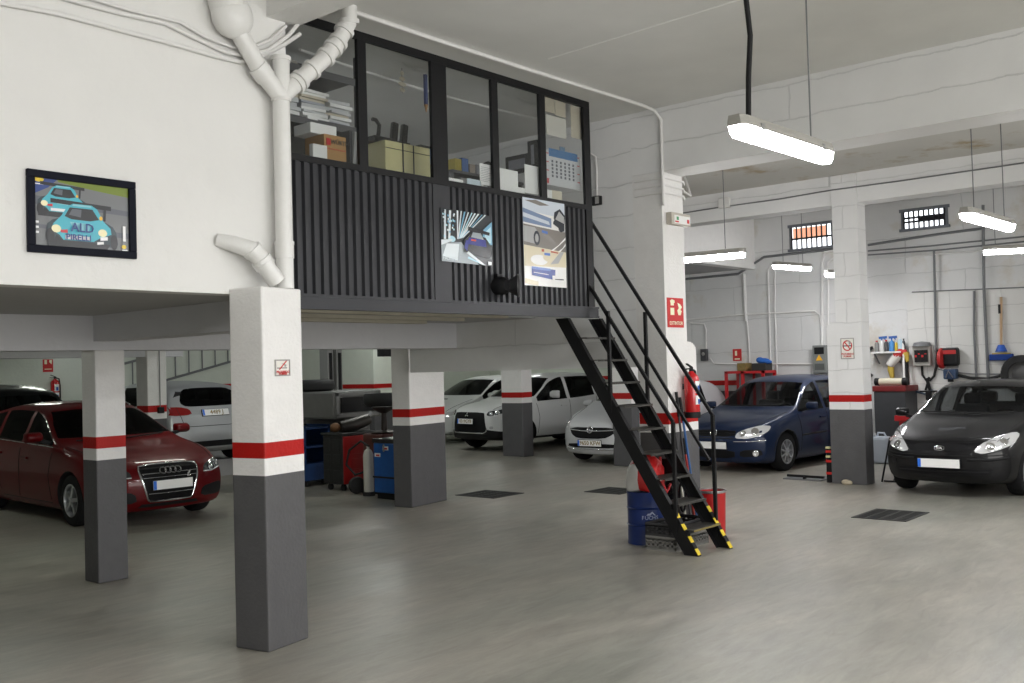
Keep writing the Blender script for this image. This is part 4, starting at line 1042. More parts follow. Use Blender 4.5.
sh = [(7,[(0,0),(1,0),(1,1),(0,1)]),(2,[(0,.86),(1,.82),(1,1),(0,1)]),(4,[(.05,.97),(.4,.93),(.62,.95),(.3,.99)]),(1,[(0,.72),(.66,.69),(.66,.80),(0,.88)]),(2,[(0,.78),(.62,.72),(.60,.76),(0,.83)]),(3,[(.70,.74),(.98,.66),(1,.86),(.88,.93),(.74,.88)]),(10,[(.76,.80),(.98,.76),(.98,.84),(.86,.90)]),(3,ell(.90,.70,.07,.045)),(7,ell(.70,.79,.03,.02)),
      (4,[(0,.46),(1,.42),(1,.66),(.40,.68),(0,.70)]),(10,[(0,.50),(.30,.48),(.36,.60),(.26,.67),(0,.68)]),(3,ell(.30,.55,.075,.085)),(10,ell(.30,.55,.04,.05)),(7,[(.62,.42),(.68,.42),(1,.60),(1,.57)]),(7,[(.80,.42),(.86,.42),(1,.53),(1,.50)]),(9,[(.42,.62),(.56,.61),(.56,.64),(.42,.65)]),
      (5,[(0,.22),(1,.24),(1,.42),(0,.46)]),(7,ell(.34,.30,.2,.06)),(5,ell(.55,.34,.12,.05)),(10,[(.6,.26),(.8,.28),(.95,.42),(.86,.42)]),(8,[(.40,.40),(.46,.40),(.46,.43),(.40,.43)]),(8,[(.62,.40),(.80,.395),(.80,.41),(.62,.42)]),(9,[(.46,.36),(.6,.36),(.6,.39),(.46,.39)]),
      (6,[(.16,.12),(.70,.08),(.72,.20),(.16,.22)]),(9,[(.16,.19),(.60,.18),(.60,.21),(.16,.22)]),(7,[(.2,.15),(.55,.135),(.55,.142),(.2,.157)]),(7,[(.64,.02),(.97,.02),(.97,.15),(.64,.13)]),(3,[(.70,.085),(.92,.085),(.92,.10),(.70,.095)]),(5,[(0,.02),(.3,.0),(.3,.05),(0,.08)])]
sheet('poster', 'tall workshop poster of cars and blue lettering band beside the horn', 'poster', x0, x1, z0, z1, YF-.008, sh, pc)

# ---------------------------------------------------------------- papers and calendar stuck inside the panes
YP = YF+.045
def paper(label, xl, xr, yt, yb, m=M_PAPER, Y=YP, tilt=0, lines=0, group=None):
    x0, x1, z0, z1 = rectY(xl, xr, yt, yb, Y)
    o = MB(); o.hexa([(x0,Y,z0),(x1,Y,z0+tilt),(x1,Y+.003,z0+tilt),(x0,Y+.003,z0),(x0,Y,z1),(x1,Y,z1+tilt),(x1,Y+.003,z1+tilt),(x0,Y+.003,z1)])
    for i in range(lines):
        zz = z1-.03-(z1-z0-.05)*i/lines
        o.box(x0+.015, x1-.02-.02*(i%3), Y-.0012, Y-.0004, zz-.004, zz, 1)
    return tag(o.build('paper_sheet', [m, flat('grey_text', (.25,.25,.27))]), label, 'paper', group)
paper('low white sheet at the left of the third office pane', 446.5, 463, 177, 182)
paper('small pale blue sheet behind the sill of the third pane', 467, 481, 178, 184, mat('paper_blue', (.55,.65,.70), .7))
paper('printed page leaning against the third office pane', 479.5, 492.5, 163, 184, tilt=.0, lines=9)
paper('wide blank sheet at the left of the fourth office pane', 498, 518, 167.5, 190)
paper('tall blank sheet at the right of the fourth office pane', 524.5, 539, 164, 192.5)
paper('low strip of paper between the two blank sheets', 518, 525, 187, 193)
M_OLD = mat('paper_aged', (.52,.47,.37), .8, var=.12, vscale=15)
paper('aged sheet with a dark stain at the top of the last pane', 545, 554.5, 96, 111, M_OLD)
paper('aged cream sheet beside it at the top of the last pane', 555, 565.5, 100, 115, M_OLD)
paper('large aged sheet below the top ones in the last pane', 546, 566, 114, 134, mat('paper_cream', (.60,.58,.52), .8))
paper('tall narrow aged sheet at the right of the last pane', 570.5, 581.5, 105, 137, M_OLD)
paper('small white note at the bottom of the last pane', 545.5, 552, 189, 197)
paper('cream folded note at the bottom of the last pane', 552, 562, 190, 200, mat('paper_beige', (.62,.57,.45), .8))
x0, x1, z0, z1 = rectY(545.5, 580, 149, 184, YP+.02)
cl = thing('wall_calendar', 'wall calendar with a blue header hanging in the last office pane', 'calendar', ((x0+x1)/2, YP+.02, z0))
o = MB(); Y = YP+.02
o.box(x0, x1, Y, Y+.004, z0, z1, 0); o.box(x0+.05, x1-.04, Y-.001, Y, z1-.06, z1+.02, 1)
for i in range(6):
    for j in range(5):
        xx = x0+.09+(x1-x0-.18)*i/5.6; zz = z1-.10-(z1-z0)*.42*j/4; o.box(xx, xx+.028, Y-.001, Y, zz-.018, zz+.006, 2)
for j in range(4): o.box(x0+.01, x0+.045, Y-.001, Y, z1-.04-.085*j, z1-.03-.085*j, 3); o.box(x1-.05, x1-.01, Y-.001, Y, z1-.02-.085*j, z1-.01-.085*j, 3)
o.box(x0+.01, x0+.04, Y-.001, Y, z0+.015, z0+.06, 3)
o.build('sheet', [M_PAPERD, flat('cal_blue', (.05,.16,.35)), flat('cal_text', (.06,.06,.08)), M_RED], cl)
o = MB(); o.box((x0+x1)/2-.05, (x0+x1)/2+.03, Y-.004, Y+.004, z1+.02, z1+.06); o.build('binding', flat('cal_bind', (.12,.2,.3)), cl)

# ---------------------------------------------------------------- things inside the office
ZO = 2.64
M_SHELF = mat('shelf_grey', (.10,.10,.105), .5, .3)
sx0, sx1, sy0, sy1 = 4.46, 5.62, 6.42, 6.92
sh_ = thing('shelving', 'grey metal shelving behind the first office pane', 'shelves', ((sx0+sx1)/2, 6.67, ZO))
for x in (sx0, sx1-.04):
    for y in (sy0, sy1-.04): MB().box(x, x+.04, y, y+.04, ZO, 4.50).build('post', M_SHELF, sh_)
Z_S = [2.75, 3.36, 3.865, 4.28]
for z in Z_S:
    o = MB(); o.box(sx0+.04, sx1-.04, sy0+.005, sy1-.005, z, z+.02); o.box(sx0+.04, sx1-.04, sy0+.002, sy0+.012, z-.03, z+.03); o.build('shelf', M_SHELF, sh_)
o = MB(); o.box(sx0+.04, sx1-.04, sy1-.035, sy1-.03, ZO, 4.5); o.build('back_panel', mat('shelf_dark', (.03,.03,.032), .6), sh_)
def stack(label, x, y, w, d, z, n, h, seed):
    r = random.Random(seed); t = thing('paper_stack', label, 'papers', (x, y, z), 0, 'piles of papers on the office shelf')
    zz = z
    for i in range(n):
        th = h/n*r.uniform(.7,1.3); o = MB(); o.obox((x+r.uniform(-.02,.02), y+r.uniform(-.02,.02), zz+th/2), (w*r.uniform(.9,1.05), d, th*.93), r.uniform(-.09,.09))
        o.build('bundle', [M_PAPERD, M_PAPER, mat('paper_dull', (.35,.37,.42), .8), M_OLD][r.choice((0,0,0,1,2,1,3))], t); zz += th
stack('pile of papers at the left end of the upper shelf', 4.86, 6.62, .30, .30, 3.885, 9, .29, 1)
stack('taller pile of papers in the middle of the upper shelf', 5.14, 6.58, .26, .28, 3.885, 10, .24, 2)
stack('pile of papers with a cream folder at the right of the shelf', 5.42, 6.60, .24, .28, 3.885, 8, .24, 5)
for i, (x, w, c, l) in enumerate(((4.72,.2,(.30,.28,.24),'rolled brown drawing on the top shelf'),(4.95,.3,(.035,.07,.22),'long blue roll on the top shelf'),(5.2,.2,(.30,.22,.14),'rust coloured roll on the top shelf'))):
    tag(MB().cyl((x-.18, 6.55+.1*i, 4.335), (x+.30, 6.52+.1*i, 4.335), .034, seg=14).build('paper_roll', mat('roll%d'%i, c, .8), smooth=40), l, 'roll', None)
# boxes
M_CARD = mat('cardboard', (.36,.20,.07), .8, var=.08, vscale=20)
x0, x1, z0, z1 = rectY(324, 346, 133.5, 157, 6.16)
bx = thing('cardboard_box', 'brown cardboard box with a red mark on the lower shelf', 'box', ((x0+x1)/2, 6.28, 3.44))
z0 = 3.44
o = MB(); o.box(x0, x1, 6.16, 6.40, z0, z1); o.build('carton', M_CARD, bx)
o = MB(); o.box(x0+.02, x0+.06, 6.154, 6.159, z1-.085, z1-.03, 0); o.text('WÜRTH', (x0+.155, 6.157, z1-.055), (1,0,0), (0,0,1), .050, 1, .002, bold=.001); o.box(x0+.005, x1-.005, 6.155, 6.159, z1-.115, z1-.11, 0)
o.build('print', [M_RED, flat('box_black', (.02,.02,.02))], bx)
tag(MB().box(x0-.10, x1-.06, 6.20, 6.41, z1+.002, z1+.085).build('paper_box', M_PAPER, bevel=.004), 'white box lying on top of the brown cardboard box', 'box')
tag(MB().box(x0-.16, x0-.02, 6.10, 6.145, 3.442, 3.60).build('paper_box', mat('paper_white2',(.66,.66,.64),.7), bevel=.004), 'small white box in front of the brown cardboard box', 'box')
for i, (dx, c, l) in enumerate(((.045,(.05,.05,.06),'black'),(.085,(.60,.60,.60),'pale grey'),(.135,(.45,.46,.48),'leaning grey'))):
    tag(MB().obox((x1+dx, 6.26, 3.61), (.03, .22, .33), M=Matrix.Rotation(rad(6*i), 3, 'Y')).build('ring_binder', mat('binder%d'%i, c, .6)), l+' binder standing right of the brown box', 'binder', None)
tt = thing('low_cupboard', 'dark low cupboard carrying the boxes behind the first pane', 'cupboard', (4.85, 6.26, ZO))
MB().box(4.45, 5.33, 6.09, 6.415, ZO, 3.438).build('body', M_SHELF, tt)
# cream cupboard with phone things on top
M_CREAM = mat('cream_box', (.56,.52,.27), .6, var=.08, vscale=9, stain=(.30,.24,.12), sscale=14, sthr=.72)
x0, x1, z0, z1 = rectY(379, 424, 146, 172, 6.5)
cb = thing('filing_box', 'large cream filing box inside the second office pane', 'box', ((x0+x1)/2, 6.65, 3.3))
o = MB(); o.box(x0, x1, 6.42, 6.80, 3.10, 3.845); o.build('case', M_CREAM, cb, bevel=.006)
o = MB(); o.box(x0+.2, x0+.212, 6.412, 6.418, 3.12, 3.84); o.box(x0+.33, x0+.34, 6.412, 6.418, 3.12, 3.84); o.box(x0-.003, x1+.003, 6.412, 6.418, 3.775, 3.78); o.build('strap', M_BLACKPL, cb)
dk = thing('desk', 'grey office desk carrying the cream filing box', 'desk', (6.1, 6.8, ZO))
MB().box(5.66, 6.75, 6.38, 7.0, 3.06, 3.098).build('top', M_SHELF, dk)
for x in (5.68, 6.70): MB().box(x, x+.04, 6.40, 6.98, ZO, 3.06).build('side_panel', M_SHELF, dk)
def inner(name, label, cat, fn, m, group=None, **k):
    o = MB(); fn(o); return tag(o.build(name, m, **k), label, cat, group)
tp = thing('telephone', 'black telephone on the cream filing box', 'telephone', (x0+.10, 6.6, 3.847))
MB().obox((x0+.10, 6.62, 3.875), (.26,.2,.05)).build('body', M_BLACKPL, tp, bevel=.01)
MB().tube([(x0+.08,6.6,3.89),(x0+.10,6.6,4.02),(x0+.06,6.6,4.06),(x0+.02,6.6,4.06)], .018, 8).build('handset', M_BLACKPL, tp, smooth=60)
for i, dx in enumerate((.28, .40)):
    t = thing('radio_handset', ('left' if i == 0 else 'right')+' black radio handset standing on the cream filing box', 'radio', (x0+dx, 6.6, 3.847))
    MB().obox((x0+dx, 6.62, 3.875), (.09,.10,.055)).build('base', M_BLACKPL, t)
    MB().obox((x0+dx+.015, 6.62, 3.985), (.065,.05,.19), M=Matrix.Rotation(rad(8), 3, 'Y')).build('handset', M_BLACKPL, t, bevel=.012)
bz = rectY(424.5, 431, 142, 172, 6.55)
t = thing('machine_case', 'dark blue case of cables at the right of the second pane', 'case', (bz[0]+.05, 6.6, 3.1))
MB().box(x1+.012, bz[1]+.06, 6.55, 6.7, 3.10, bz[3]-.03).build('case', M_BLACKPL, t)
MB().box(x1+.03, bz[1]+.04, 6.535, 6.549, bz[3]-.20, bz[3]-.06).build('label_plate', mat('blue_dark',(.03,.08,.2),.5), t)
# hanging pencil and ornament
p = at_y(425, 66, 6.5); q = at_y(425, 112, 6.5)
t = thing('giant_pencil', 'big blue pencil hanging behind the second office pane', 'pencil', (p.x, 6.5, q.z))
MB().cyl((p.x,6.5,q.z+.07),(p.x,6.5,p.z-.04),.022,seg=6).build('body', mat('pencil_blue',(.012,.03,.13),.4), t)
MB().cyl((p.x,6.5,q.z),(p.x,6.5,q.z+.07),.004,.022,seg=6).build('tip', M_CARD, t)
MB().cyl((p.x,6.5,p.z-.04),(p.x,6.5,p.z),.023,seg=10).build('eraser', mat('eraser',(.5,.10,.04),.6), t)
MB().cyl((p.x,6.5,p.z),(p.x,6.5,ZC),.002,seg=5).build('string', M_PAPERD, t)
p = at_y(402, 72, 6.5); q = at_y(402, 93, 6.5)
t = thing('hanging_ornament', 'small dark mobile hanging behind the second office pane', 'ornament', (p.x, 6.5, q.z))
for k, (dz, w) in enumerate(((.03,.03),(.08,.05),(.13,.035),(.18,.02))): MB().ball((p.x,6.5,q.z+dz),(w,.012,.022)).build('leaf', M_OLD, t)
MB().cyl((p.x,6.5,q.z),(p.x,6.5,ZC),.003,seg=5).build('string', M_BLACKPL, t)
# third pane: shelf of coloured boxes, printer
t = thing('shelving', 'low shelving with small boxes behind the third office pane', 'shelves', (8.4, 7.6, ZO))
MB().box(7.75, 8.95, 7.4, 7.8, 3.95, 3.98).build('shelf', M_SHELF, t)
MB().box(7.75, 8.95, 7.4, 7.8, 3.58, 3.61).build('shelf', M_SHELF, t)
for x in (7.76, 8.35, 8.92): MB().box(x, x+.03, 7.42, 7.78, ZO, 3.95).build('upright', M_SHELF, t)
for i, (x, w, h, c, l) in enumerate(((7.82,.10,.13,(.45,.36,.05),'yellow'),(7.93,.10,.15,(.04,.12,.35),'blue'),(8.05,.09,.10,(.35,.3,.25),'beige'),(8.16,.08,.11,(.30,.31,.33),'grey'),(8.27,.12,.13,(.02,.09,.30),'deep blue'))):
    tag(MB().box(x, x+w, 7.42, 7.56, 3.982, 3.982+h).build('parts_box', mat('pbox%d'%i, c, .6), bevel=.003), l+' parts box on the shelf behind the third pane', 'box')
t = thing('desk_arch_lamp', 'dark bent desk lamp on the shelf behind the third pane', 'lamp', (8.5,7.55,3.98))
MB().tube([(8.60,7.55,3.99),(8.60,7.55,4.10),(8.57,7.55,4.16),(8.50,7.55,4.175),(8.44,7.55,4.15)],.02,8).build('arm', M_BLACKPL, t, smooth=60)
MB().cyl((8.60,7.55,3.981),(8.60,7.55,4.0),.06).build('base', M_BLACKPL, t)
t = thing('printer', 'grey printer on the shelving behind the third office pane', 'printer', (8.0,7.6,3.61))
MB().box(7.84, 8.28, 7.36, 7.76, 3.612, 3.90).build('body', mat('printer_grey',(.34,.34,.34),.6), t, bevel=.02)
MB().box(7.92, 8.16, 7.32, 7.359, 3.80, 3.86).build('paper_tray', M_PAPER, t)
# framed pictures on the end wall
for l, a in (('dark framed certificate on the wall behind the fourth pane', (507,530,158,176)), ('tall black framed picture on the wall behind the fourth pane', (529,539,142,170))):
    y0, y1, z0, z1 = rectX(*a, XB)
    t = thing('framed_picture', l, 'picture', (XB, (y0+y1)/2, z0))
    MB().box(XB-.03, XB-.003, y0, y1, z0, z1).build('frame', M_BLACKPL, t)
    MB().box(XB-.034, XB-.03, y0+.05, y1-.05, z0+.05, z1-.05).build('print', mat('pic_grey', (.22,.23,.26), .5, var=.4, vscale=20), t)
# ---------------------------------------------------------------- staircase
st = thing('staircase', 'steep black metal staircase up to the office', 'stairs', (8.56, 4.9, 0))
XL, XRR = 8.30, 8.83
def sp(x, t): return Vector((x, (4.93 if x < 8.5 else 4.86)+1.47*t, 2.33*t))
M_TREAD = mat('tread_metal', (.07,.068,.062), .5, .5, var=.2, vscale=20)
M_YEL = mat('tape_yellow', (.75,.55,.02), .5)
for x in (XL, XRR):
    a, b = sp(x, 0), sp(x, 1); d = (b-a).normalized(); n = Vector((0, -d.z, d.y)); h = .066
    sg = 1 if x < 8.5 else -1
    o = MB(); q = h/d.z; q2 = (h-.010)/d.z; a_, b_ = a.y, b.y
    def par(y0, y1, xa, xb): o.prism([(a_+y0, 0), (a_+y1, 0), (b_+y1, b.z), (b_+y0, b.z)], lambda p, t: (t, p[0], p[1]), xa, xb)
    par(-q, q, x-.006, x+.006); par(-q, -q2, x+.006*sg, x+.048*sg); par(q2, q, x+.006*sg, x+.048*sg)
    so = o.build('stringer', M_BLK, st)
    o = MB(); L_ = .46; k = 7
    for i in range(k):
        p0 = a+d*(-.03+L_*i/k)+n*(h+.003); p1 = a+d*(-.03+L_*(i+1)/k)+n*(h+.003)
        o.bar(p0+Vector((.02*sg,0,0)), p1+Vector((.02*sg,0,0)), .054, .005, m=i%2)
    o.build('warning_tape', [M_YEL, M_BLACKPL], so)
for k in range(1, 10):
    z = .235*k; t = z/2.33; y = 4.90+1.47*t
    o = MB(); o.box(XL+.006, XRR-.006, y-.14, y+.10, z-.004, z+.004); o.box(XL+.006, XRR-.006, y-.145, y-.137, z-.016, z+.005)
    tr = o.build('tread', M_TREAD, st)
    if k == 1: tr['label'] = 'lowest tread with a worn yellow edge'; MB().box(XL+.01, XRR-.01, y-.149, y-.146, z-.012, z+.004).build('yellow_edge', mat('tape_worn',(.22,.17,.05),.7), tr)
A0, A1 = at_x(591,222,XRR), at_x(712.5,415,XRR); B0, B1 = at_x(592,266,XRR), at_x(709,460,XRR); C0, C1 = at_x(592,290,XL), at_x(673,422,XL)
def on_st(x, y): return sp(x, (y-(4.93 if x < 8.5 else 4.86))/1.47)
A_ = A0 + (A0-A1)*.05; C_ = C0 + (C0-C1)*.30
hr1 = MB(); hr1.bar(A1, A_, .032, .032)
h1 = hr1.build('handrail', M_BLK, st, bevel=.004)
MB().bar(B1+(B0-B1)*.0, B0+(B0-B1)*.05, .026, .026).build('middle_rail', M_BLK, h1)
for P in (A1, at_x(645,312,XRR)):
    MB().box(P.x-.016, P.x+.016, P.y-.016, P.y+.016, max(.02, on_st(XRR, P.y).z-.05), P.z).build('post', M_BLK, h1)
h2 = MB().bar(C1, C_, .032, .032).build('handrail', M_BLK, st, bevel=.004)
for P in (C1, at_x(608,311,XL)):
    MB().box(P.x-.016, P.x+.016, P.y-.016, P.y+.016, max(.02, on_st(XL, P.y).z-.05), P.z).build('post', M_BLK, h2)

# ---------------------------------------------------------------- round the foot of the stairs
c = Vector((8.69, 5.68, 0))
dr = thing('oil_drum', 'blue steel drum under the staircase', 'drum', c)
R = .195
prof = [(0,.005),(R-.012,.005),(R,0),(R,.02),(R-.004,.03),(R-.004,.185),(R+.006,.195),(R-.004,.205),(R-.004,.355),(R+.006,.365),(R-.004,.375),(R-.004,.505),(R,.515),(R,.53),(R-.012,.53),(R-.015,.515),(0,.515)]
MB().lathe(prof, o=c, seg=36).build('body', mat('drum_blue', (.010,.028,.14), .35, var=.15, vscale=12, stain=(.06,.06,.08), sscale=12, sthr=.66), dr, smooth=35)
vd = Vector((-c.x, -c.y, 0)).normalized(); vd = Matrix.Rotation(rad(12), 3, 'Z') @ vd
td = Vector((0,0,1)).cross(vd)
o = MB(); 
for i, ch in enumerate('FUCHS'):
    a = (i-2)*.19; v = Matrix.Rotation(a, 3, 'Z') @ vd; o.text(ch, c+v*(R+.001)+Vector((0,0,.275)), Vector((0,0,1)).cross(v), (0,0,1), .055, 0, .002)
v = vd
o.poly([c+v*(R+.001)+td*a+Vector((0,0,b)) for a, b in ((-.04,.30),(.0,.30),(.02,.32),(.045,.30),(.055,.30),(.02,.34),(-.005,.32),(-.025,.32))], 0)
o.build('lettering', flat('drum_white', (.35,.40,.55)), dr, recalc=False)
sk = thing('sack', 'red and white plastic sack standing on the blue drum', 'sack', c+Vector((0,0,.531)))
def sack_mesh(o, c, z0, h, rx, ry, seed, mfun):
    r = random.Random(seed); rings = []; n = 24
    prof = [(0,.86),(.06,1.0),(.3,1.06),(.55,1.0),(.75,.85),(.88,.6),(.97,.35),(1.0,.12)]
    for t, s in prof:
        ring = []
        for k in range(n):
            a = 2*PI*k/n; q = 1+.05*math.sin(a*5+t*9)+r.uniform(-.03,.03)
            ring.append(o.bm.verts.new((c.x+rx*s*q*math.cos(a), c.y+ry*s*q*math.sin(a), z0+h*t+.015*math.sin(a*3+seed))))
        rings.append(ring)
    for i in range(len(rings)-1):
        for k in range(n):
            f = o._face([rings[i][k], rings[i][(k+1)%n], rings[i+1][(k+1)%n], rings[i+1][k]])
            f.material_index = mfun(2*PI*(k+.5)/n, prof[i][0])
    o._face(rings[0][::-1]); o._face(rings[-1])
o = MB(); va = math.atan2(vd.y, vd.x)
sack_mesh(o, c, .532, .37, .205, .18, 4, lambda a, t: 1 if (((a-va+.55) % (2*PI)) < 2.6 or t > .72) and not (.55 < t < .7 and ((a-va) % (2*PI)) > 5.6) else 0)
o.build('bag', [mat('sack_white', (.72,.71,.69), .35, bump=.5, bscale=16), mat('sack_red', (.55,.02,.02), .3, bump=.5, bscale=16)], sk, smooth=70)
o = MB()
v = Matrix.Rotation(.38, 3, 'Z') @ vd
for i, tx in enumerate(('UN AIRE', 'TODO')):
    o.text(tx, c+v*(.218)+Vector((0,0,.60+.05*(1-i))), Vector((0,0,1)).cross(v), (0,0,1), .035, 0, .002)
o.build('lettering', M_PAPER, sk, recalc=False)

def crate(label, p, rz, size, m, group=None):
    t = thing('plastic_crate', label, 'crate', p, rz, group)
    w, d, h = size
    o = MB(); th = .012
    o.box(-w/2, w/2, -d/2, d/2, .0, .012)
    for s in (-1, 1):
        for ax in (0, 1):
            L_ = w if ax == 0 else d; off = (d if ax == 0 else w)/2*s
            def B(a0, a1, z0, z1):
                if ax == 0: o.box(a0, a1, off-th/2, off+th/2, z0, z1)
                else: o.box(off-th/2, off+th/2, a0, a1, z0, z1)
            B(-L_/2, L_/2, .0, .03); B(-L_/2, L_/2, h*.48, h*.48+.022); B(-L_/2, L_/2, h-.035, h)
            B(-L_/2, L_/2, h*.24, h*.24+.010); B(-L_/2, L_/2, h*.74, h*.74+.010)
            n = int(L_/.05)
            for i in range(n+1):
                a = -L_/2+L_*i/n; B(max(-L_/2,a-(.010 if i%3 else .018)), min(L_/2,a+(.010 if i%3 else .018)), .02, h-.02)
    o.build('basket', m, t, world=False)
    for s in (-1, 1):
        o = MB(); o.box(s*w/2-.016*(1 if s>0 else -1)-.008, s*w/2-.016*(1 if s>0 else -1)+.008, -.09, .09, h-.07, h-.05); o.build('handle', m, t, world=False)
    return t
M_CRG = mat('crate_grey', (.20,.195,.18), .7, var=.3, vscale=14); M_CRB = mat('crate_black', (.04,.04,.042), .6)
crate('grey slatted plastic crate under the lowest treads', (8.68, 5.31, 0), 0, (.64,.33,.14), M_CRG)
crate('dark plastic crate stacked on the grey crate under the stairs', (8.68, 5.31, .141), 0, (.64,.33,.125), M_CRB)
c = Vector((9.48, 5.36, 0))
bn = thing('bin', 'red metal bin right of the staircase', 'bin', c)
MB().lathe([(0,.005),(.125,.005),(.13,0),(.145,.44),(.152,.445),(.152,.455),(.138,.455),(.125,.02),(0,.02)], o=c, seg=28).build('body', [mat('bin_red', (.42,.012,.012), .4, var=.15, vscale=14, stain=(.3,.25,.24), sscale=10, sthr=.68)], bn, smooth=35)
MB().lathe([(.138,.44),(.153,.443),(.156,.455),(.153,.468),(.138,.468),(.138,.44)], o=c, seg=28).build('rim', M_STEEL, bn, smooth=50)

# trolley jack like black tool with red lever behind the stairs
jk = thing('pallet_jack', 'black hand tool stand with a red lever behind the staircase', 'tool', (8.98, 5.40, 0))
o = MB(); o.box(8.94, 9.06, 5.50, 5.60, .27, .80); o.box(8.90, 9.08, 5.46, 5.62, .62, .84); o.cyl((8.90,5.54,.52),(9.08,5.54,.52),.05); o.build('column', M_BLACKPL, jk, bevel=.008)
o = MB(); o.box(8.86, 9.10, 5.45, 5.62, 0, .03); o.box(8.93, 9.07, 5.50, 5.60, .03, .28); o.build('base', M_BLACKPL, jk)
o = MB(); o.tube([(8.92,5.52,.58),(8.84,5.52,.50),(8.80,5.55,.62),(8.86,5.60,.86)], .014, 8); o.build('lever', M_RED, jk, smooth=60)
o = MB(); o.tube([(9.0,5.47,.62+.10*math.sin(t)) if False else (9.02+.06*math.cos(t),5.44,.45+.16*math.sin(t)) for t in [2*PI*i/20 for i in range(20)]], .012, 6, closed=True); o.build('ring', M_BLACKPL, jk, smooth=60)
# long handled tools leaning on the tall pillar
def pole(label, x, ztop, col, name, tipm, lean=.12, hb='brush', mm=None):
    t = thing(name, label, name.split('_')[-1], (x, 5.40, 0))
    m = mm or mat('pole_'+col[0], col[1], .5)
    a = Vector((x, 5.60-lean-.03, .06)); b = Vector((x+.02, 5.60, ztop)); 
    MB().cyl(a, b, .013, seg=8).build('handle', m, t, smooth=50)
    o = MB()
    if hb == 'brush': o.box(x-.11, x+.11, a.y-.025, a.y+.025, .0, .075)
    else: o.cyl((x, a.y, 0), (x, a.y, .07), .035, .014)
    o.build('head', tipm, t, bevel=.01)
    MB().cyl(b-(b-a)*.18, b, .017, seg=8).build('grip', M_BLACKPL, t, smooth=50)
pole('broom with a dark handle leaning on the tall pillar', 9.20, 1.52, ('dark',(.03,.03,.035)), 'wall_broom', M_BLACKPL)
pole('mop with a blue handle leaning beside the extinguisher', 9.27, 1.46, ('blue',(.02,.10,.30)), 'floor_mop', mat('mop_grey',(.3,.3,.3),.9), .16, 'mop')
pole('squeegee with a red handle leaning on the tall pillar', 9.315, 1.02, ('red',(.45,.03,.02)), 'floor_squeegee', M_BLACKPL, .10)
pole('stick with a white handle leaning on the tall pillar', 9.14, 1.05, ('white',(.6,.58,.5)), 'wooden_stick', M_PAPERD, .10, 'mop')

# ---------------------------------------------------------------- fire extinguishers and signs
def extinguisher(label, x, y, z0, h, r, nd, mcol=None):
    """hangs by its back; nd points away from the wall"""
    t = thing('fire_extinguisher', label, 'extinguisher', (x, y, z0))
    c = Vector((x, y, z0)); nd = Vector(nd); sd = nd.cross(Vector((0,0,1)))
    b = h*.80
    MB().lathe([(0,.0),(r*.9,0),(r,.02),(r,b*.88),(r*.85,b*.95),(r*.45,b),(r*.3,b+.02),(0,b+.02)], o=c, seg=24).build('cylinder', mat('ext_red', (.52,.008,.012), .22, coat=.6), t, smooth=40)
    MB().lathe([(r*1.02,0),(r*1.06,.0),(r*1.06,.06),(r*1.0,.065),(r*.9,.0)], o=c, seg=24).build('foot_ring', M_BLACKPL, t, smooth=40)
    o = MB(); o.cyl(c+Vector((0,0,b+.015)), c+Vector((0,0,b+.06)), .022); o.bar(c+Vector((0,0,b+.06))-sd*.02, c+Vector((0,0,b+.10))+sd*.09, .025, .012); o.bar(c+Vector((0,0,b+.05))-sd*.02, c+Vector((0,0,b+.045))+sd*.10, .025, .012); o.build('valve', M_BLACKPL, t)
    o = MB(); o.tube([c+Vector((0,0,b+.04))-sd*.02, c+Vector((0,0,b+.02))-sd*r*1.0, c+Vector((0,0,b*.75))-sd*r*1.25, c+Vector((0,0,b*.3))-sd*r*1.25, c+Vector((0,0,b*.12))-sd*r*1.2], .014, 8); o.build('hose', M_RUBBER, t, smooth=60)
    o = MB(); n = 8
    for (z1, z2, m) in ((b*.30,b*.50,0),(b*.31,b*.42,1),(b*.56,b*.82,0),(b*.58,b*.72,1)):
        rr = r*(1.012 if m == 0 else 1.024)
        a0 = math.atan2(nd.y, nd.x); w0, w1 = (-.1, 1.1) if m == 0 else (.25, .85)
        for i in range(n):
            q0, q1 = a0-.45+w0+(w1-w0)*i/n, a0-.45+w0+(w1-w0)*(i+1)/n
            o.poly([c+Vector((rr*math.cos(q0),rr*math.sin(q0),z1)), c+Vector((rr*math.cos(q1),rr*math.sin(q1),z1)), c+Vector((rr*math.cos(q1),rr*math.sin(q1),z2)), c+Vector((rr*math.cos(q0),rr*math.sin(q0),z2))], m)
    o.build('sticker', [M_PAPER, flat('ext_blue', (.02,.09,.38))], t)
    MB().bar(c-nd*r*.8+Vector((0,0,b*.7)), c-nd*(r+.025)+Vector((0,0,b*.7)), .03, .06).build('bracket', M_BLACKPL, t)
extinguisher('red fire extinguisher hanging on the tall pillar beside the stairs', 9.415, 5.525, 1.235, .60, .082, (0,-1,0))
extinguisher('fire extinguisher on the far wall behind the dark car', at_y(55,385,YFAR-.1).x, YFAR-.10, 1.30, .66, .085, (0,-1,0))
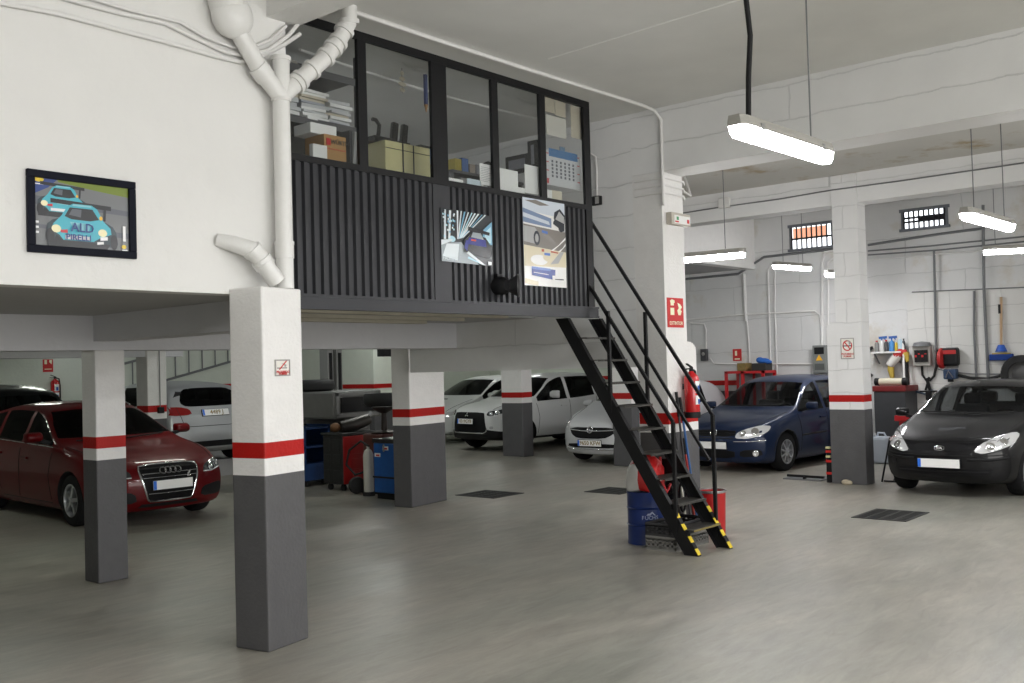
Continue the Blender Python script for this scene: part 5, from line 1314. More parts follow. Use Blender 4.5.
def sign(name, label, org, xd, w, h, items, base, frame=None, cat='sign', th=.006, extra=None):
    """flat plate; items: (material, polygon in 0..1) or ('text', string, u, v, size, material)"""
    org = Vector(org); xd = Vector(xd).normalized(); yd = Vector((0,0,1)); nd = xd.cross(yd)
    t = thing(name, label, cat, org)
    mats = [base]; 
    o = MB(); P = lambda u, v, k: org+xd*(w*(u-.5))+yd*(h*v)+nd*k
    o.hexa([P(0,0,.001),P(1,0,.001),P(1,0,th),P(0,0,th),P(0,1,.001),P(1,1,.001),P(1,1,th),P(0,1,th)])
    o.build('plate', base, t)
    if frame:
        o = MB(); b = .06
        for a in ((0,b,0,1),(1-b,1,0,1),(b,1-b,0,b*w/h),(b,1-b,1-b*w/h,1)): o.hexa([P(a[0],a[2],th),P(a[1],a[2],th),P(a[1],a[2],th+.004),P(a[0],a[2],th+.004),P(a[0],a[3],th),P(a[1],a[3],th),P(a[1],a[3],th+.004),P(a[0],a[3],th+.004)])
        o.build('frame', frame, t)
    o = MB(); ms = []
    def mi(m):
        if m not in ms: ms.append(m)
        return ms.index(m)
    for i, it in enumerate(items):
        if it[0] == 'text': o.text(it[1], P(it[2],it[3],th+.003+.0006*i), xd, yd, it[4], mi(it[5]), .001, bold=.0006)
        else: o.poly([P(u,v,th+.001+.0005*i) for u, v in it[1]], mi(it[0]))
    if items: o.build('lettering', ms, t, recalc=False)  # pictograms and letters of the sign share this mesh
    if extra:
        o = MB(); o.poly([P(u,v,th+.001) for u, v in extra[1]]); o.build('pictogram', extra[0], t, recalc=False)
    return t
M_CREAMS = flat('sign_cream', (.85,.85,.60)); M_WS = flat('sign_white', (.78,.76,.70)); M_KS = flat('sign_black', (.02,.02,.02)); M_RS = flat('sign_red', (.55,.02,.02)); M_ALU = mat('aluminium', (.35,.34,.32), .45, .5)
def fire_items(big=True):
    it = [(M_CREAMS,[(.18,.42),(.42,.42),(.42,.66),(.18,.66)]),(M_CREAMS,[(.20,.74),(.40,.74),(.40,.82),(.46,.84),(.44,.92),(.28,.95),(.16,.90),(.2,.82)]),
          (M_CREAMS,[(.66,.42),(.80,.42),(.88,.56),(.80,.60),(.90,.70),(.78,.80),(.62,.84),(.70,.66),(.60,.58)])]
    if big: it.append(('text','EXTINTOR',.5,.14,.055,M_CREAMS))
    return it
a = at_y(675,327.5,5.63); b = at_y(675,298,5.63); l = at_y(667,312,5.63).x; r_ = at_y(683,312,5.63).x
sign('fire_sign', 'red fire extinguisher sign on the tall pillar', ((l+r_)/2, 5.63, a.z), (1,0,0), r_-l, b.z-a.z, fire_items(), M_RS)
a = at_x(737.5,361,XW); b = at_x(737.5,349,XW)
sign('fire_sign', 'small red fire sign on the back wall above the red rack', (XW, a.y, a.z), (0,-1,0), .20, b.z-a.z, [(M_CREAMS,[(.2,.12),(.8,.12),(.8,.22),(.2,.22)])], M_RS, extra=(M_CREAMS,[(.25,.45),(.5,.45),(.5,.85),(.25,.85)]))
a = at_y(48,372,YFAR)
sign('fire_sign', 'red fire sign on the far wall above the dark car', (a.x, YFAR, a.z), (1,0,0), .21, .26, [(M_CREAMS,[(.15,.62),(.4,.62),(.4,.95),(.15,.95)]),(M_CREAMS,[(.6,.8),(.85,.6),(.9,.95),(.65,.95)]),(M_CREAMS,[(.15,.2),(.85,.2),(.85,.26),(.15,.26)])], M_RS)
# no smoking plates
ca, sa = math.cos(rad(11)), math.sin(rad(11))
def near_face(px, py):   # on the camera side face of the front pillar
    d = _ray(px, py); n = Vector((sa,-ca,0)); q = Vector((3.96,5.56,0)); t = (q-CPOS).dot(n)/d.dot(n); return CPOS+d*t
a = near_face(282,376); b = near_face(282,359.5); l = near_face(274.5,367); r_ = near_face(289.5,367)
cig = lambda y: [(M_KS,[(.14,y),(.80,y),(.80,y+.05),(.14,y+.05)]),(M_ALU,[(.62,y+.08),(.70,y+.08),(.78,y+.2),(.58,y+.30),(.40,y+.30),(.60,y+.24)])]
sign('no_smoking_sign', 'no smoking plate with a single red slash on the front pillar', (a.x, a.y, a.z), (ca,sa,0), (r_-l).length, b.z-a.z, cig(.46)+[(M_RS,[(.24,.40),(.32,.38),(.82,.92),(.74,.95)]),('text','PROHIBIDO',.5,.24,.024,M_RS),('text','FUMAR',.5,.13,.024,M_RS)], M_WS, M_ALU)
XS = XR-.031; a = at_x(848,359,XS); b = at_x(848,338,XS); l = at_x(841.5,348,XS).y; r_ = at_x(855,348,XS).y
rg = ell(.5,.64,.36,.26,24); ri = ell(.5,.64,.28,.20,24)
sign('no_smoking_sign', 'no smoking plate with a red ring on the right pillar', (XS, a.y, a.z), (0,-1,0), l-r_, b.z-a.z, [(M_RS,rg),(M_WS,ri)]+cig(.60)+[(M_RS,[(.26,.80),(.32,.84),(.74,.48),(.68,.44)]),('text','PROHIBIDO',.5,.24,.036,M_RS),('text','FUMAR',.5,.12,.036,M_RS)], M_WS, M_ALU)
a = at_y(675,226,5.63); b = at_y(675,214,5.63); l = at_y(666,220,5.63).x; r_ = at_y(685,220,5.63).x
es = thing('emergency_light', 'small emergency light box high on the tall pillar', 'emergency light', ((l+r_)/2, 5.6, a.z))
MB().box(l, r_, 5.56, 5.628, a.z, b.z).build('housing', mat('beige_plastic', (.48,.44,.38), .5), es, bevel=.008)
o = MB(); o.box(l+.05, r_-.02, 5.553, 5.559, a.z+.015, b.z-.03, 0); o.box(l+.09, l+.13, 5.549, 5.552, a.z+.05, b.z-.045, 1); o.box(r_-.09, r_-.05, 5.549, 5.552, a.z+.03, a.z+.07, 2); o.box(l+.06, l+.13, 5.549, 5.552, a.z+.025, a.z+.04, 2)
o.build('lens', [M_PAPER, flat('em_green', (.05,.3,.12)), M_RS], es)

# ---------------------------------------------------------------- lamps
M_TUBE = mat('tube_glow', (1,1,1), .5, emit=(.99,.985,1.0), estr=76)
M_TUBE3 = mat('tube_glow_bay',(1,1,1),.5,emit=(.97,.98,1.0),estr=38)
def lamp(label, a, b, hang, z_hang, cable=None, w=.135, glow=None):
    a, b = Vector(a), Vector(b); d = (b-a); L_ = d.length; d.normalize(); ang = math.atan2(d.y, d.x); c = (a+b)/2
    t = thing('tube_light', label, 'lamp', (c.x, c.y, c.z), ang)
    o = MB(); h = .05
    P = [(-w/2,.018),(-w*.40,.058),(w*.40,.058),(w/2,.018),(w/2,.0),(-w/2,0)]
    ends = [(-L_/2,.62),(-L_/2+.06,1),(L_/2-.06,1),(L_/2,.62)]
    rg = [[o.bm.verts.new((x, y*s, z)) for y, z in P] for x, s in ends]
    for A, B in zip(rg[:-1], rg[1:]):
        for k in range(len(P)): o._face([A[k], A[(k+1)%len(P)], B[(k+1)%len(P)], B[k]])
    o._face(rg[0][::-1]); o._face(rg[-1])
    o.build('housing', mat('lamp_housing', (.33,.32,.29), .5), t, world=False)
    o = MB(); P = [(-w*.47,.0),(w*.47,.0),(w*.42,-.035),(w*.25,-.06),(-w*.25,-.06),(-w*.42,-.035)]
    ends = [(-L_/2+.015,.66),(-L_/2+.06,.97),(L_/2-.06,.97),(L_/2-.015,.66)]
    rg = [[o.bm.verts.new((x, y*s, z)) for y, z in P] for x, s in ends]
    for A, B in zip(rg[:-1], rg[1:]):
        for k in range(len(P)): o._face([A[k], A[(k+1)%len(P)], B[(k+1)%len(P)], B[k]])
    o._face(rg[0][::-1]); o._face(rg[-1])
    o.build('diffuser', glow or M_TUBE, t, world=False)
    for x in (-L_*.33, L_*.33):
        for s in (-1, 1): MB().box(x-.02, x+.02, s*w/2-.004, s*w/2+.004, -.008, .03).build('clip', M_STEEL, t, world=False)
    for hx in hang:
        o = MB(); o.cyl((hx*L_, 0, .07), (hx*L_, 0, z_hang-c.z), .005, seg=6); o.build('hanger_rod', M_CONDUITG, t, world=False)
    if cable:
        o = MB(); o.tube([t.matrix_basis.inverted() @ Vector(p) for p in cable], .016, 8); o.build('cable', M_BLACKPL, t, world=False, smooth=60)
    return t
a, b = at_z(734,125,3.14), at_z(828,155,3.14)
lamp('bright tube lamp hanging on a black cable nearest to the front', a, b, (.30,), ZC, cable=[(a+(b-a)*.14)+Vector((0,0,.07)), (a+(b-a)*.145)+Vector((.01,0,.3)), (a+(b-a)*.16)+Vector((.03,0,.55)), (a+(b-a)*.10)+Vector((0,-.02,.9)), (a+(b-a)*.10)+Vector((-.02,0,ZC-3.14))])
zz = 3.16
lamp('tube lamp seen edge on between the tall pillar and the bulkhead', at_z(652,261,zz), at_z(745,252.5,zz), (-.3,.3), 4.50)
a, b = at_z(774,265,3.413), at_z(810,267.5,3.413)
lamp('tube lamp hanging below the first barred window', a, b, (-.25,.3), 4.74, glow=M_TUBE3)
lamp('tube lamp hanging on rods at the right, above the black car', at_z(964,213,3.16), at_z(1011,226,3.16), (-.3,.35), 4.50)
lamp('tube lamp at the right edge behind the hanging one', at_z(983,250.5,3.27), at_z(1046,247.5,3.27), (-.3,), 4.74, glow=M_TUBE3)
a = at_z(826,273,3.3); lamp('tube lamp mostly hidden by the right pillar', a, a+Vector((1.2,-.15,0)), (.3,), 4.74)

# ---------------------------------------------------------------- drain pipes and conduits
dp = thing('drain_pipe', 'white plastic drain pipe forking above the front pillar', 'pipe', (4.30, 5.76, 2.43))
px_, py_ = 4.30, 5.755
zt_ = at_y(280, 57, py_).z; zj = at_y(280, 96, py_).z
cxy = lambda px, py, dy=0: at_y(px, py, py_+dy)
o = MB(); o.cyl((px_,py_,2.43), (px_,py_,zj), .060, seg=22)
o.cyl((px_,py_,zj), cxy(281,58), .060, seg=22); 
for py in (100, 243): z = at_y(281,py,py_).z; o.cyl((px_,py_,z-.012), (px_,py_,z+.012), .069, seg=22)
z = at_y(281,251,py_).z; o.cyl((px_,py_,z-.05), (px_,py_,z+.05), .066, seg=22)
o.cyl(cxy(281,61), cxy(281,57), .070, seg=22)
o.build('stack_pipe', M_PIPE, dp, smooth=40)
o = MB(); P = [cxy(281,97), cxy(261,71), cxy(235,26), cxy(229,12)]
o.tube([P[0], P[0]+(P[1]-P[0])*.9, P[1], P[2]], .062, 18); o.tube([P[2]-(P[2]-P[1])*.15, P[2]], .066, 18)
q = P[1]; d = (P[1]-P[0]).normalized(); o.cyl(q-d*.06, q+d*.04, .071, seg=20)
o.ball(P[2]+Vector((-.02,0,.06)), (.15,.12,.15), 16, 10); o.tube([P[2]+Vector((-.05,0,.1)), P[2]+Vector((-.16,.02,.5))], .12, 16)
o.build('left_branch', M_PIPE, dp, smooth=45)
o = MB(); P = [cxy(281,97), cxy(300,80,-.02), cxy(327,56,-.05), cxy(338,42,-.06), cxy(349,22,-.08), cxy(349,4,-.10)]
o.tube([P[0], P[1], P[1]+(P[2]-P[1])*.75, P[2], P[2]+(P[3]-P[2])*.6, P[3], P[4], P[4]+(P[5]-P[4])*.3, P[5]], .060, 18)
for i, t in ((0,.78),(0,1.0),(1,.42),(1,.95),(2,.55),(2,.98),(3,.55),(4,.05)):
    q = P[i]+(P[i+1]-P[i])*t; d = (P[i+1]-P[i]).normalized(); o.cyl(q-d*.016, q+d*.016, .076, seg=20)
o.build('right_branch', M_PIPE, dp, smooth=45)
sb = thing('waste_elbow', 'short bent white pipe stub low on the white wall', 'pipe', cxy(262,262))
P = [at_y(217,240,YW-.0), at_y(234,244,YW-.07), at_y(252,250,YW-.13), at_y(259,257,YW-.14), at_y(277,282,YW-.16)]
o = MB(); o.tube(P[:3], [.045,.055,.06], 18); o.tube([P[2]-(P[2]-P[1])*.1, P[2], P[3], P[4]], .062, 18)
for q, d in ((P[2]+(P[3]-P[2])*.1, (P[3]-P[2]).normalized()), (P[3]+(P[4]-P[3])*.15, (P[4]-P[3]).normalized()), (P[3]+(P[4]-P[3])*.3, (P[4]-P[3]).normalized())): o.cyl(q-d*.015, q+d*.015, .072, seg=20)
o.build('elbow', M_PIPE, sb, smooth=45)
def conduit(label, pts, r, m=M_CONDUIT, name='conduit', cat='conduit'):
    return tag(MB().tube(pts, r, 8).build(name, m, smooth=60), label, cat)
wy = YW-.022
conduit('lowest of the painted pipes along the top of the white wall', [at_y(x,y,wy) for x,y in ((-8,1),(60,14),(120,30),(170,43),(215,56),(240,62),(262,56),(285,44),(300,34))], .016)
conduit('middle painted pipe along the top of the white wall', [at_y(x,y,wy) for x,y in ((55,-4),(120,13),(165,23),(195,38),(225,52),(246,56),(268,50),(288,36),(298,24))], .016)
conduit('uppermost painted pipe along the top of the white wall', [at_y(x,y,wy) for x,y in ((76,-6),(130,10),(180,22),(205,37),(232,47),(250,48),(270,40),(286,26))], .013)
zc = ZC-.02
conduit('thin pipe across the office ceiling', [at_z(x,y,ZC-.015) for x,y in ((300,50),(366,72),(430,92),(490,108),(539,119))], .014)
pts = [at_z(x,y,zc) for x,y in ((343,8),(360,14),(440,41),(520,67),(600,92),(640,104.5))]
e = at_x(659,112,XB-.025)
conduit('white pipe along the hall ceiling and down the tall beam', pts[:-1]+[Vector((8.8,pts[-1].y,zc)), Vector((9.0,pts[-1].y-.03,zc-.03)), Vector((XB-.025,pts[-1].y-.06,zc-.12)), Vector((XB-.025,pts[-1].y-.06,3.50))], .02)
y_ = at_x(596,150,XB-.02).y
conduit('thin pipe on the wall beside the office window ending in a socket box', [Vector((XB-.02,y_+.16,4.19)), Vector((XB-.02,y_+.08,4.2)), Vector((XB-.02,y_+.01,4.15)), Vector((XB-.02,y_,4.0)), Vector((XB-.02,at_x(597,198,XB-.02).y,at_x(597,198,XB).z))], .013)
a = at_x(598,201,XB)
t = thing('socket_box', 'small dark socket box on the wall right of the office', 'socket', a); MB().box(XB-.06,XB-.002,a.y-.06,a.y+.06,a.z-.05,a.z+.05).build('body', M_BLACKPL, t, bevel=.006); MB().box(XB-.064,XB-.06,a.y-.055,a.y-.005,a.z-.04,a.z+.04).build('cover', M_ALU, t)
# junction ring on the pillar head
o = MB(); P = at_x(672,172,XB-.05)
for i, z in enumerate((3.80,3.72,3.64)): o.tube([(XB-.02,5.95,z),(XB-.02,5.62,z),(XB+.05,5.60,z),(9.5,5.60,z),(9.56,5.62,z-.02),(9.56,6.0,z-.02)], .013, 6)
o.tube([(9.56,5.62,3.70),(9.62,5.58,3.66),(10.6,6.3,4.35),(10.7,6.35,4.49)], .012, 6)
tag(o.build('cable_loop', M_CONDUIT, smooth=60), 'painted cables wrapped round the head of the tall pillar', 'cable')
X = XW-.03
def wp(*pp, X=X): return [at_x(x,y,X) for x, y in pp]
conduit('dark cable tray under the first barred window', wp((686,279),(738,274),(764,257),(834,249)), .026, M_CONDUITG)
conduit('dark cable tray left of the second barred window', wp((868,245),(900,240),(940,234),(985,228)), .024, M_CONDUITG)
XT = XW-.10
for i, (l, pp, r, m) in enumerate((
    ('thin upper cable run along the top of the back wall', ((868,251),(930,246),(1030,236)), .014, M_CONDUITG),
    ('second cable run below the upper one on the back wall', ((868,255),(940,250),(1030,241)), .014, M_CONDUITG),
    ('third pale cable run across the back wall', ((868,260),(940,254),(1030,247)), .012, M_CONDUIT),
    ('dark vertical pipe down to the socket panel', ((934,250),(935,300),(936,352)), .022, M_CONDUITG),
    ('left one of the two dark pipes beside the broom', ((974,291),(974,330),(977,392)), .020, M_CONDUITG),
    ('tall dark pipe between its twin and the broom', ((983,205),(984,290),(986,330),(989,392)), .026, M_CONDUITG),
    ('horizontal pipe along the top of the tile panel', ((912,292),(960,290),(1030,287)), .010, M_CONDUITG))):
    conduit(l, wp(*pp, X=XT), r, m)
XQ = XW-.025
for l, pp, r in (('pale vertical pipe left of the red fire sign', ((744,274),(745,300),(746,321)), .035),('thin pale pipe continuing down beside the fire sign', ((747,321),(749,345),(750,378)), .016),
    ('left of the two pale pipes below the hanging lamp', ((771,266),(768,270),(769,310),(771,378)), .018),('right of the two pale pipes below the hanging lamp', ((775,270),(775,310),(777,374)), .018),
    ('wide pale pipe left of the right pillar', ((834,250),(825,252),(822,262),(822,300),(822,346)), .028),('second pale pipe next to the right pillar', ((836,256),(828,262),(828,300),(828,346)), .022),
    ('long horizontal pipe bending down near the breaker box', ((686,320),(740,315),(800,312),(815,311),(820,316),(821,328)), .018),
    ('short pipe dropping to the small grey box', ((690,323),(704,324),(706,330),(706,350)), .018),
    ('pale pipe from the small grey box to the breaker box', ((710,358),(714,364),(760,364),(818,364)), .016)):
    conduit(l, wp(*pp, X=XQ), r)
conduit('cable along the underside of the second beam', [at_x(x,y,XR-.045) for x,y in ((683,213),(722,207),(780,199),(832,190),(900,181),(1030,162))], .010, M_CONDUITG)
a = at_x(725,203,XR-.02)
tag(MB().box(XR-.07, XR-.002, a.y-.10, a.y+.10, a.z-.08, a.z+.08).build('junction_box', M_CONDUIT, bevel=.01), 'pale junction box on the second beam', 'junction box')

# ---------------------------------------------------------------- equipment on the back wall
def on_wall(xl, xr, yt, yb, X): return rectX(xl, xr, yt, yb, X)
y0,y1,z0,z1 = on_wall(702.5,708.5,349,361,XW)
t = thing('switch_box', 'small dark switch box on the back wall near the extinguisher', 'switch', (XW,(y0+y1)/2,z0)); MB().box(XW-.10,XW-.003,y0,y1,z0,z1).build('body', mat('box_dark',(.05,.05,.055),.5), t, bevel=.008); MB().ball((XW-.105,(y0+y1)/2,(z0+z1)/2+.02),(.02,.04,.04)).build('knob', M_ALU, t)
y0,y1,z0,z1 = on_wall(815.5,829.5,345.5,373,XW)
t = thing('breaker_box', 'grey breaker box with a yellow warning triangle left of the right pillar', 'electrical box', (XW,(y0+y1)/2,z0))
MB().box(XW-.16,XW-.003,y0,y1,z0,z1).build('case', mat('box_grey',(.20,.21,.20),.5), t, bevel=.01)
o = MB(); X = XW-.165
o.box(X,X+.004,y0+.04,y1-.04,z0+(z1-z0)*.68,z1-.04,0); o.box(X,X+.004,y0+.04,y1-.04,z0+.06,z0+(z1-z0)*.34,2)
ym=(y0+y1)/2; zm=z0+(z1-z0)*.45; o.poly([(X-.002,ym+.07,zm),(X-.002,ym-.07,zm),(X-.002,ym,zm+.12)],1)
o.build('cover', [M_BLACKPL, mat('warn_yellow',(.85,.45,.02),.5), mat('cover_grey',(.09,.095,.09),.5)], t, recalc=False)
# red rack by the back wall
t = thing('tool_rack', 'red framed rack with grey panels against the back wall', 'rack', (18.45, 9.3, 0))
xa, xb = 18.25, 18.75; ya, yb = at_x(763.5,385,xa).y, at_x(726.5,385,xa).y; zt = at_x(745,371,xa).z
if yb > 9.9: pass
for y in (ya, at_x(743,385,xa).y, yb):
    for x in (xa, xb): MB().box(x-.02,x+.02,y-.03,y+.03,0,zt).build('post', M_RED, t)
for z in (.15,.75,zt-.05): MB().box(xa-.02,xb+.02,ya-.03,yb+.03,z,z+.05).build('shelf', M_RED, t)
MB().box(xb-.01,xb+.0,ya,yb,.2,zt-.05).build('back_panel', mat('rack_grey',(.26,.27,.28),.5,var=.15), t)
def tagbox(name,label,cat,b,m,bev=.006,**k): return tag(MB().box(*b).build(name,m,bevel=bev), label, cat)
ym = at_x(740,371,xa).y; tagbox('cardboard_box','small brown box on top of the red rack','box',(18.3,18.6,ym-.09,ym+.09,zt+.001,zt+.16),mat('box_ochre',(.22,.16,.05),.7,var=.5,vscale=20))
ym = at_x(757,371,xa).y; tagbox('cardboard_box','dark box with a blue rag on top of the red rack','box',(18.3,18.6,ym-.16,ym+.14,zt+.001,zt+.15),mat('box_dk',(.03,.028,.025),.7))
o = MB(); o.ball((18.42,ym-.06,zt+.19),(.10,.14,.06),12,8); o.ball((18.40,ym-.16,zt+.17),(.07,.09,.045),12,8); o.ball((18.45,ym+.03,zt+.21),(.06,.08,.06),12,8)
tag(o.build('rag', mat('cloth_blue',(.02,.12,.45),.8,bump=.5,bscale=30), smooth=60), 'crumpled blue rag on the dark box', 'rag')
# shelf with bottles
y0,y1,z0,z1 = on_wall(874,906,352,356,XW)
t = thing('wall_shelf', 'narrow wall shelf of bottles right of the right pillar', 'shelf', (XW,(y0+y1)/2,z0))
MB().box(XW-.30,XW-.002,y0,y1,z1-.03,z1).build('board', M_CONDUIT, t)
for y in (y0+.1,y1-.1): MB().bar((XW-.004,y,z1-.22),(XW-.25,y,z1-.03),.02,.02).build('bracket', M_CONDUITG, t)
BZ = z1+.001
def bottle(label, px, w, h, col, capc, kind='can'):
    y = at_x(px,350,XW-.16).y; x = XW-.16; h = h*.64; w = w*.66; t = thing('bottle', label, 'bottle', (x,y,BZ), 0, 'bottles on the wall shelf')
    r = w/2; m = mat('bottle_%d' % int(px*10), col, .35, coat=.3); c = mat('cap_%d' % int(px*10), capc, .4)
    MB().lathe([(0,0),(r,0),(r,h*.72),(r*.7,h*.82),(r*.3,h*.88),(r*.3,h*.92),(0,h*.92)], o=(x,y,BZ), seg=16).build('body', m, t, smooth=40)
    o = MB()
    if kind == 'spray': o.cyl((x,y,BZ+h*.9),(x,y,BZ+h*1.08),r*.3); o.bar((x,y+.05,BZ+h*1.12),(x,y-.10,BZ+h*1.16),.03,.045); o.bar((x,y-.05,BZ+h*1.1),(x,y-.07,BZ+h*.95),.012,.02)
    else: o.cyl((x,y,BZ+h*.88),(x,y,BZ+h*1.0),r*.55,seg=14)
    o.build('cap', c, t)
for a in (('grey bottle with red cap at the left end of the shelf',877,.12,.33,(.22,.22,.21),(.5,.03,.03)),('white spray bottle with a blue trigger on the shelf',882,.13,.36,(.66,.66,.64),(.03,.12,.4),'spray'),('dark bottle with a red top on the shelf',886.5,.12,.34,(.06,.06,.06),(.5,.02,.02)),
          ('blue bottle with a trigger on the shelf',892,.15,.36,(.05,.22,.52),(.03,.10,.35),'spray'),('small yellow bottle on the shelf',896.5,.09,.30,(.6,.42,.03),(.7,.7,.68)),('white and blue canister on the shelf',900.5,.13,.40,(.45,.60,.68),(.7,.7,.7)),('black slim bottle at the right end of the shelf',904,.08,.36,(.03,.03,.04),(.03,.03,.03))): bottle(*a)
# glove bundle below the shelf
a = at_x(895,362,XW-.2)
o = MB(); o.tube([a+Vector((0,-.10,.16)), a+Vector((0,0,.06)), a+Vector((0,.10,-.06))], [.075,.09,.075], 12, 0); o.tube([a+Vector((0,-.22,.18)), a+Vector((0,-.12,.17)), a+Vector((0,-.02,.10))], [.045,.08,.085], 12, 1); o.tube([a+Vector((-.03,-.24,.0)), a+Vector((0,-.20,.16))], [.03,.07], 8, 2); o.tube([a+Vector((0,.06,-.30)), a+Vector((0,.08,-.14)), a+Vector((0,.08,-.06))], [.04,.06,.055], 10, 2)
tag(o.build('glove_bundle', [mat('cloth_white',(.68,.66,.62),.8), mat('cloth_red',(.50,.03,.03),.7), mat('cloth_yellow',(.50,.36,.06),.8)], smooth=60), 'bundle of red and white gloves hanging under the shelf', 'gloves')
o = MB(); a = at_x(877,362,XW-.05); o.tube([a+Vector((0,.16*math.cos(t)+.05,.28*math.sin(t))) for t in [rad(-70+8*i) for i in range(20)]], .03, 8)
tag(o.build('hanging_hose', M_RUBBER, smooth=60), 'black hose loop hanging beside the right pillar', 'hose')
# bench
xa = 18.2; ya, yb = at_x(905.5,400,xa).y, at_x(874,400,xa).y; zt = at_x(890,386,xa).z
t = thing('workbench', 'dark steel cabinet bench below the shelf of bottles', 'workbench', (18.5,(ya+yb)/2,0))
MB().box(xa,18.82,ya,yb,.06,zt-.10).build('body', mat('bench_grey',(.045,.048,.052),.5,var=.2,vscale=8), t, bevel=.01)
MB().box(xa-.02,18.84,ya-.02,yb+.02,zt-.10,zt).build('red_top', mat('bench_red',(.17,.010,.010),.5,var=.3,vscale=12), t, bevel=.01)
for y in (ya+.06,yb-.06):
    for x in (xa+.06,18.76): MB().cyl((x,y,0),(x,y,.06),.03).build('foot', M_BLACKPL, t)
o = MB(); ym=(ya+yb)/2; o.cyl((18.35,ya+.08,zt+.075),(18.35,yb-.05,zt+.075),.065,seg=16,m=0); o.cyl((18.35,ya+.0,zt+.075),(18.35,ya+.09,zt+.075),.07,seg=16,m=1); o.cyl((18.35,yb-.06,zt+.075),(18.35,yb+.02,zt+.075),.07,seg=16,m=1)
tag(o.build('paper_roll', [mat('roll_cream',(.66,.62,.48),.7), M_BLACKPL], smooth=40), 'cream roll with black ends lying on the bench', 'roll')
a0, a1 = at_x(904.5,345,XW-.08), at_x(906,408,XW-.5)
conduit('pale upright pole standing beside the bench', [Vector((18.3,a1.y,.0)), Vector((18.35,a1.y,1.0)), Vector((18.75,a0.y,2.1))], .022, M_CONDUIT, 'pole', 'pole')
conduit('black rubber hose hanging down beside the bench', [at_x(903.5,345,XW-.06), at_x(906,365,XW-.06), at_x(907.5,385,XW-.06), at_x(908,395,XW-.06), at_x(913,402,XW-.06)], .035, M_RUBBER, 'hose', 'hose')
# socket panel with cable loop
XT0 = XW-.07
y0,y1,z0,z1 = on_wall(914.5,932.5,346,366,XT0)
t = thing('power_outlet_unit', 'grey socket panel with red and black sockets on the tiles', 'electrical panel', (XT0,(y0+y1)/2,z0))
MB().box(XT0-.13,XT0-.002,y0,y1,z0,z1).build('case', mat('panel_grey',(.36,.35,.32),.5), t, bevel=.012)
MB().lathe([(0,0),(.17,0),(.14,.07),(0,.09)], o=(XT0-.07,(y0+y1)/2,z1-.01), seg=18).build('hood', M_CONDUITG, t, smooth=40)
for i in range(4):
    yy = y1-.07-(y1-y0-.14)*i/3; o = MB(); o.box(XT0-.16,XT0-.13,yy-.028,yy+.028,z0+.07,z1-.08,0); o.box(XT0-.165,XT0-.16,yy-.018,yy+.018,z0+.16+.05*(i%2),z0+.20+.05*(i%2),1); o.box(XT0-.17,XT0-.16,yy-.02,yy+.02,z1-.14,z1-.09,0); o.build('socket', [M_BLACKPL, M_RED], t)
P = [at_x(x,y,XT0-.03) for x,y in ((922,366),(922.5,375),(926,380),(930,380.5),(934,376),(936.5,366),(937,350))]
MB().tube(P, .022, 8).build('cable', M_RUBBER, t, smooth=60)
# hose reel
y0,y1,z0,z1 = on_wall(945.5,959.5,347.5,368,XT0)
t = thing('cable_reel', 'red and black cable reel on the tiled wall', 'reel', (XT0,(y0+y1)/2,z0)); yc=(y0+y1)/2; zc_=(z0+z1)/2
MB().box(XT0-.20,XT0-.02,yc-.14,yc+.14,z0+.04,z1-.01).build('body', M_BLACKPL, t, bevel=.04)
MB().lathe([(0,0),(.14,0),(.19,.03),(.19,.07),(.15,.10),(0,.10)], o=(XT0-.12,yc+.20,zc_-.01), axis=(0,-1,0), seg=24).build('side_disc', mat('reel_red',(.42,.02,.02),.4), t, smooth=40)
MB().box(XT0-.215,XT0-.20,yc-.12,yc+.12,z1-.12,z1-.05).build('red_bar', mat('reel_red',(.42,.02,.02),.4), t)
MB().box(XT0-.03,XT0-.002,yc-.10,yc+.10,z0,z1).build('mounting_plate', M_STEEL, t)
y0,y1,z0,z1 = on_wall(946,959,369,379,XT0)
t = thing('pump_unit', 'small dark blue pump unit below the red reel', 'pump', (XT0,(y0+y1)/2,z0))
MB().box(XT0-.18,XT0-.002,y0,y1,z0,z1).build('body', mat('pump_blue',(.025,.055,.12),.4), t, bevel=.02); MB().cyl((XT0-.12,(y0+y1)/2,z0-.05),(XT0-.12,(y0+y1)/2,z0+.01),.05).build('nozzle', M_BLACKPL, t)
MB().tube([(XT0-.19,y0+.05,z0+.03),(XT0-.24,(y0+y1)/2,z1-.03),(XT0-.19,y1-.05,z0+.03)],.012,6).build('handle', M_STEEL, t)
conduit('black air hose from the pump to the wheel at the right edge', [at_x(x,y,XT0-.06) for x,y in ((958,375),(970,378),(988,379),(1000,376),(1007,371),(1014,366))], .028, M_RUBBER, 'hose', 'hose')
conduit('thin grey cable sagging above the air hose', [at_x(x,y,XT0-.04) for x,y in ((938,369),(950,372),(975,374),(1000,374),(1012,367))], .010, M_CONDUITG, 'cable', 'cable')
conduit('cable drooping from the bench to the clamp', [at_x(x,y,XT0-.05) for x,y in ((910,390),(918,392),(925,394),(933,390))], .020, mat('cable_blue',(.03,.06,.10),.5), 'cable', 'cable')
a = at_x(928.5,388,XT0-.06)
o = MB(); o.bar(a+Vector((0,.03,.18)), a+Vector((0,-.03,-.04)), .05, .05); o.bar(a+Vector((0,-.02,.2)), a+Vector((0,.05,-.04)), .04, .04); o.bar(a+Vector((0,.16,-.06)), a+Vector((0,-.16,-.06)), .03, .03); o.bar(a+Vector((0,.0,-.05)), a+Vector((0,.0,-.22)), .10, .06)
tag(o.build('clamp', M_BLACKPL, bevel=.008), 'black clamp hanging below the socket panel', 'clamp')
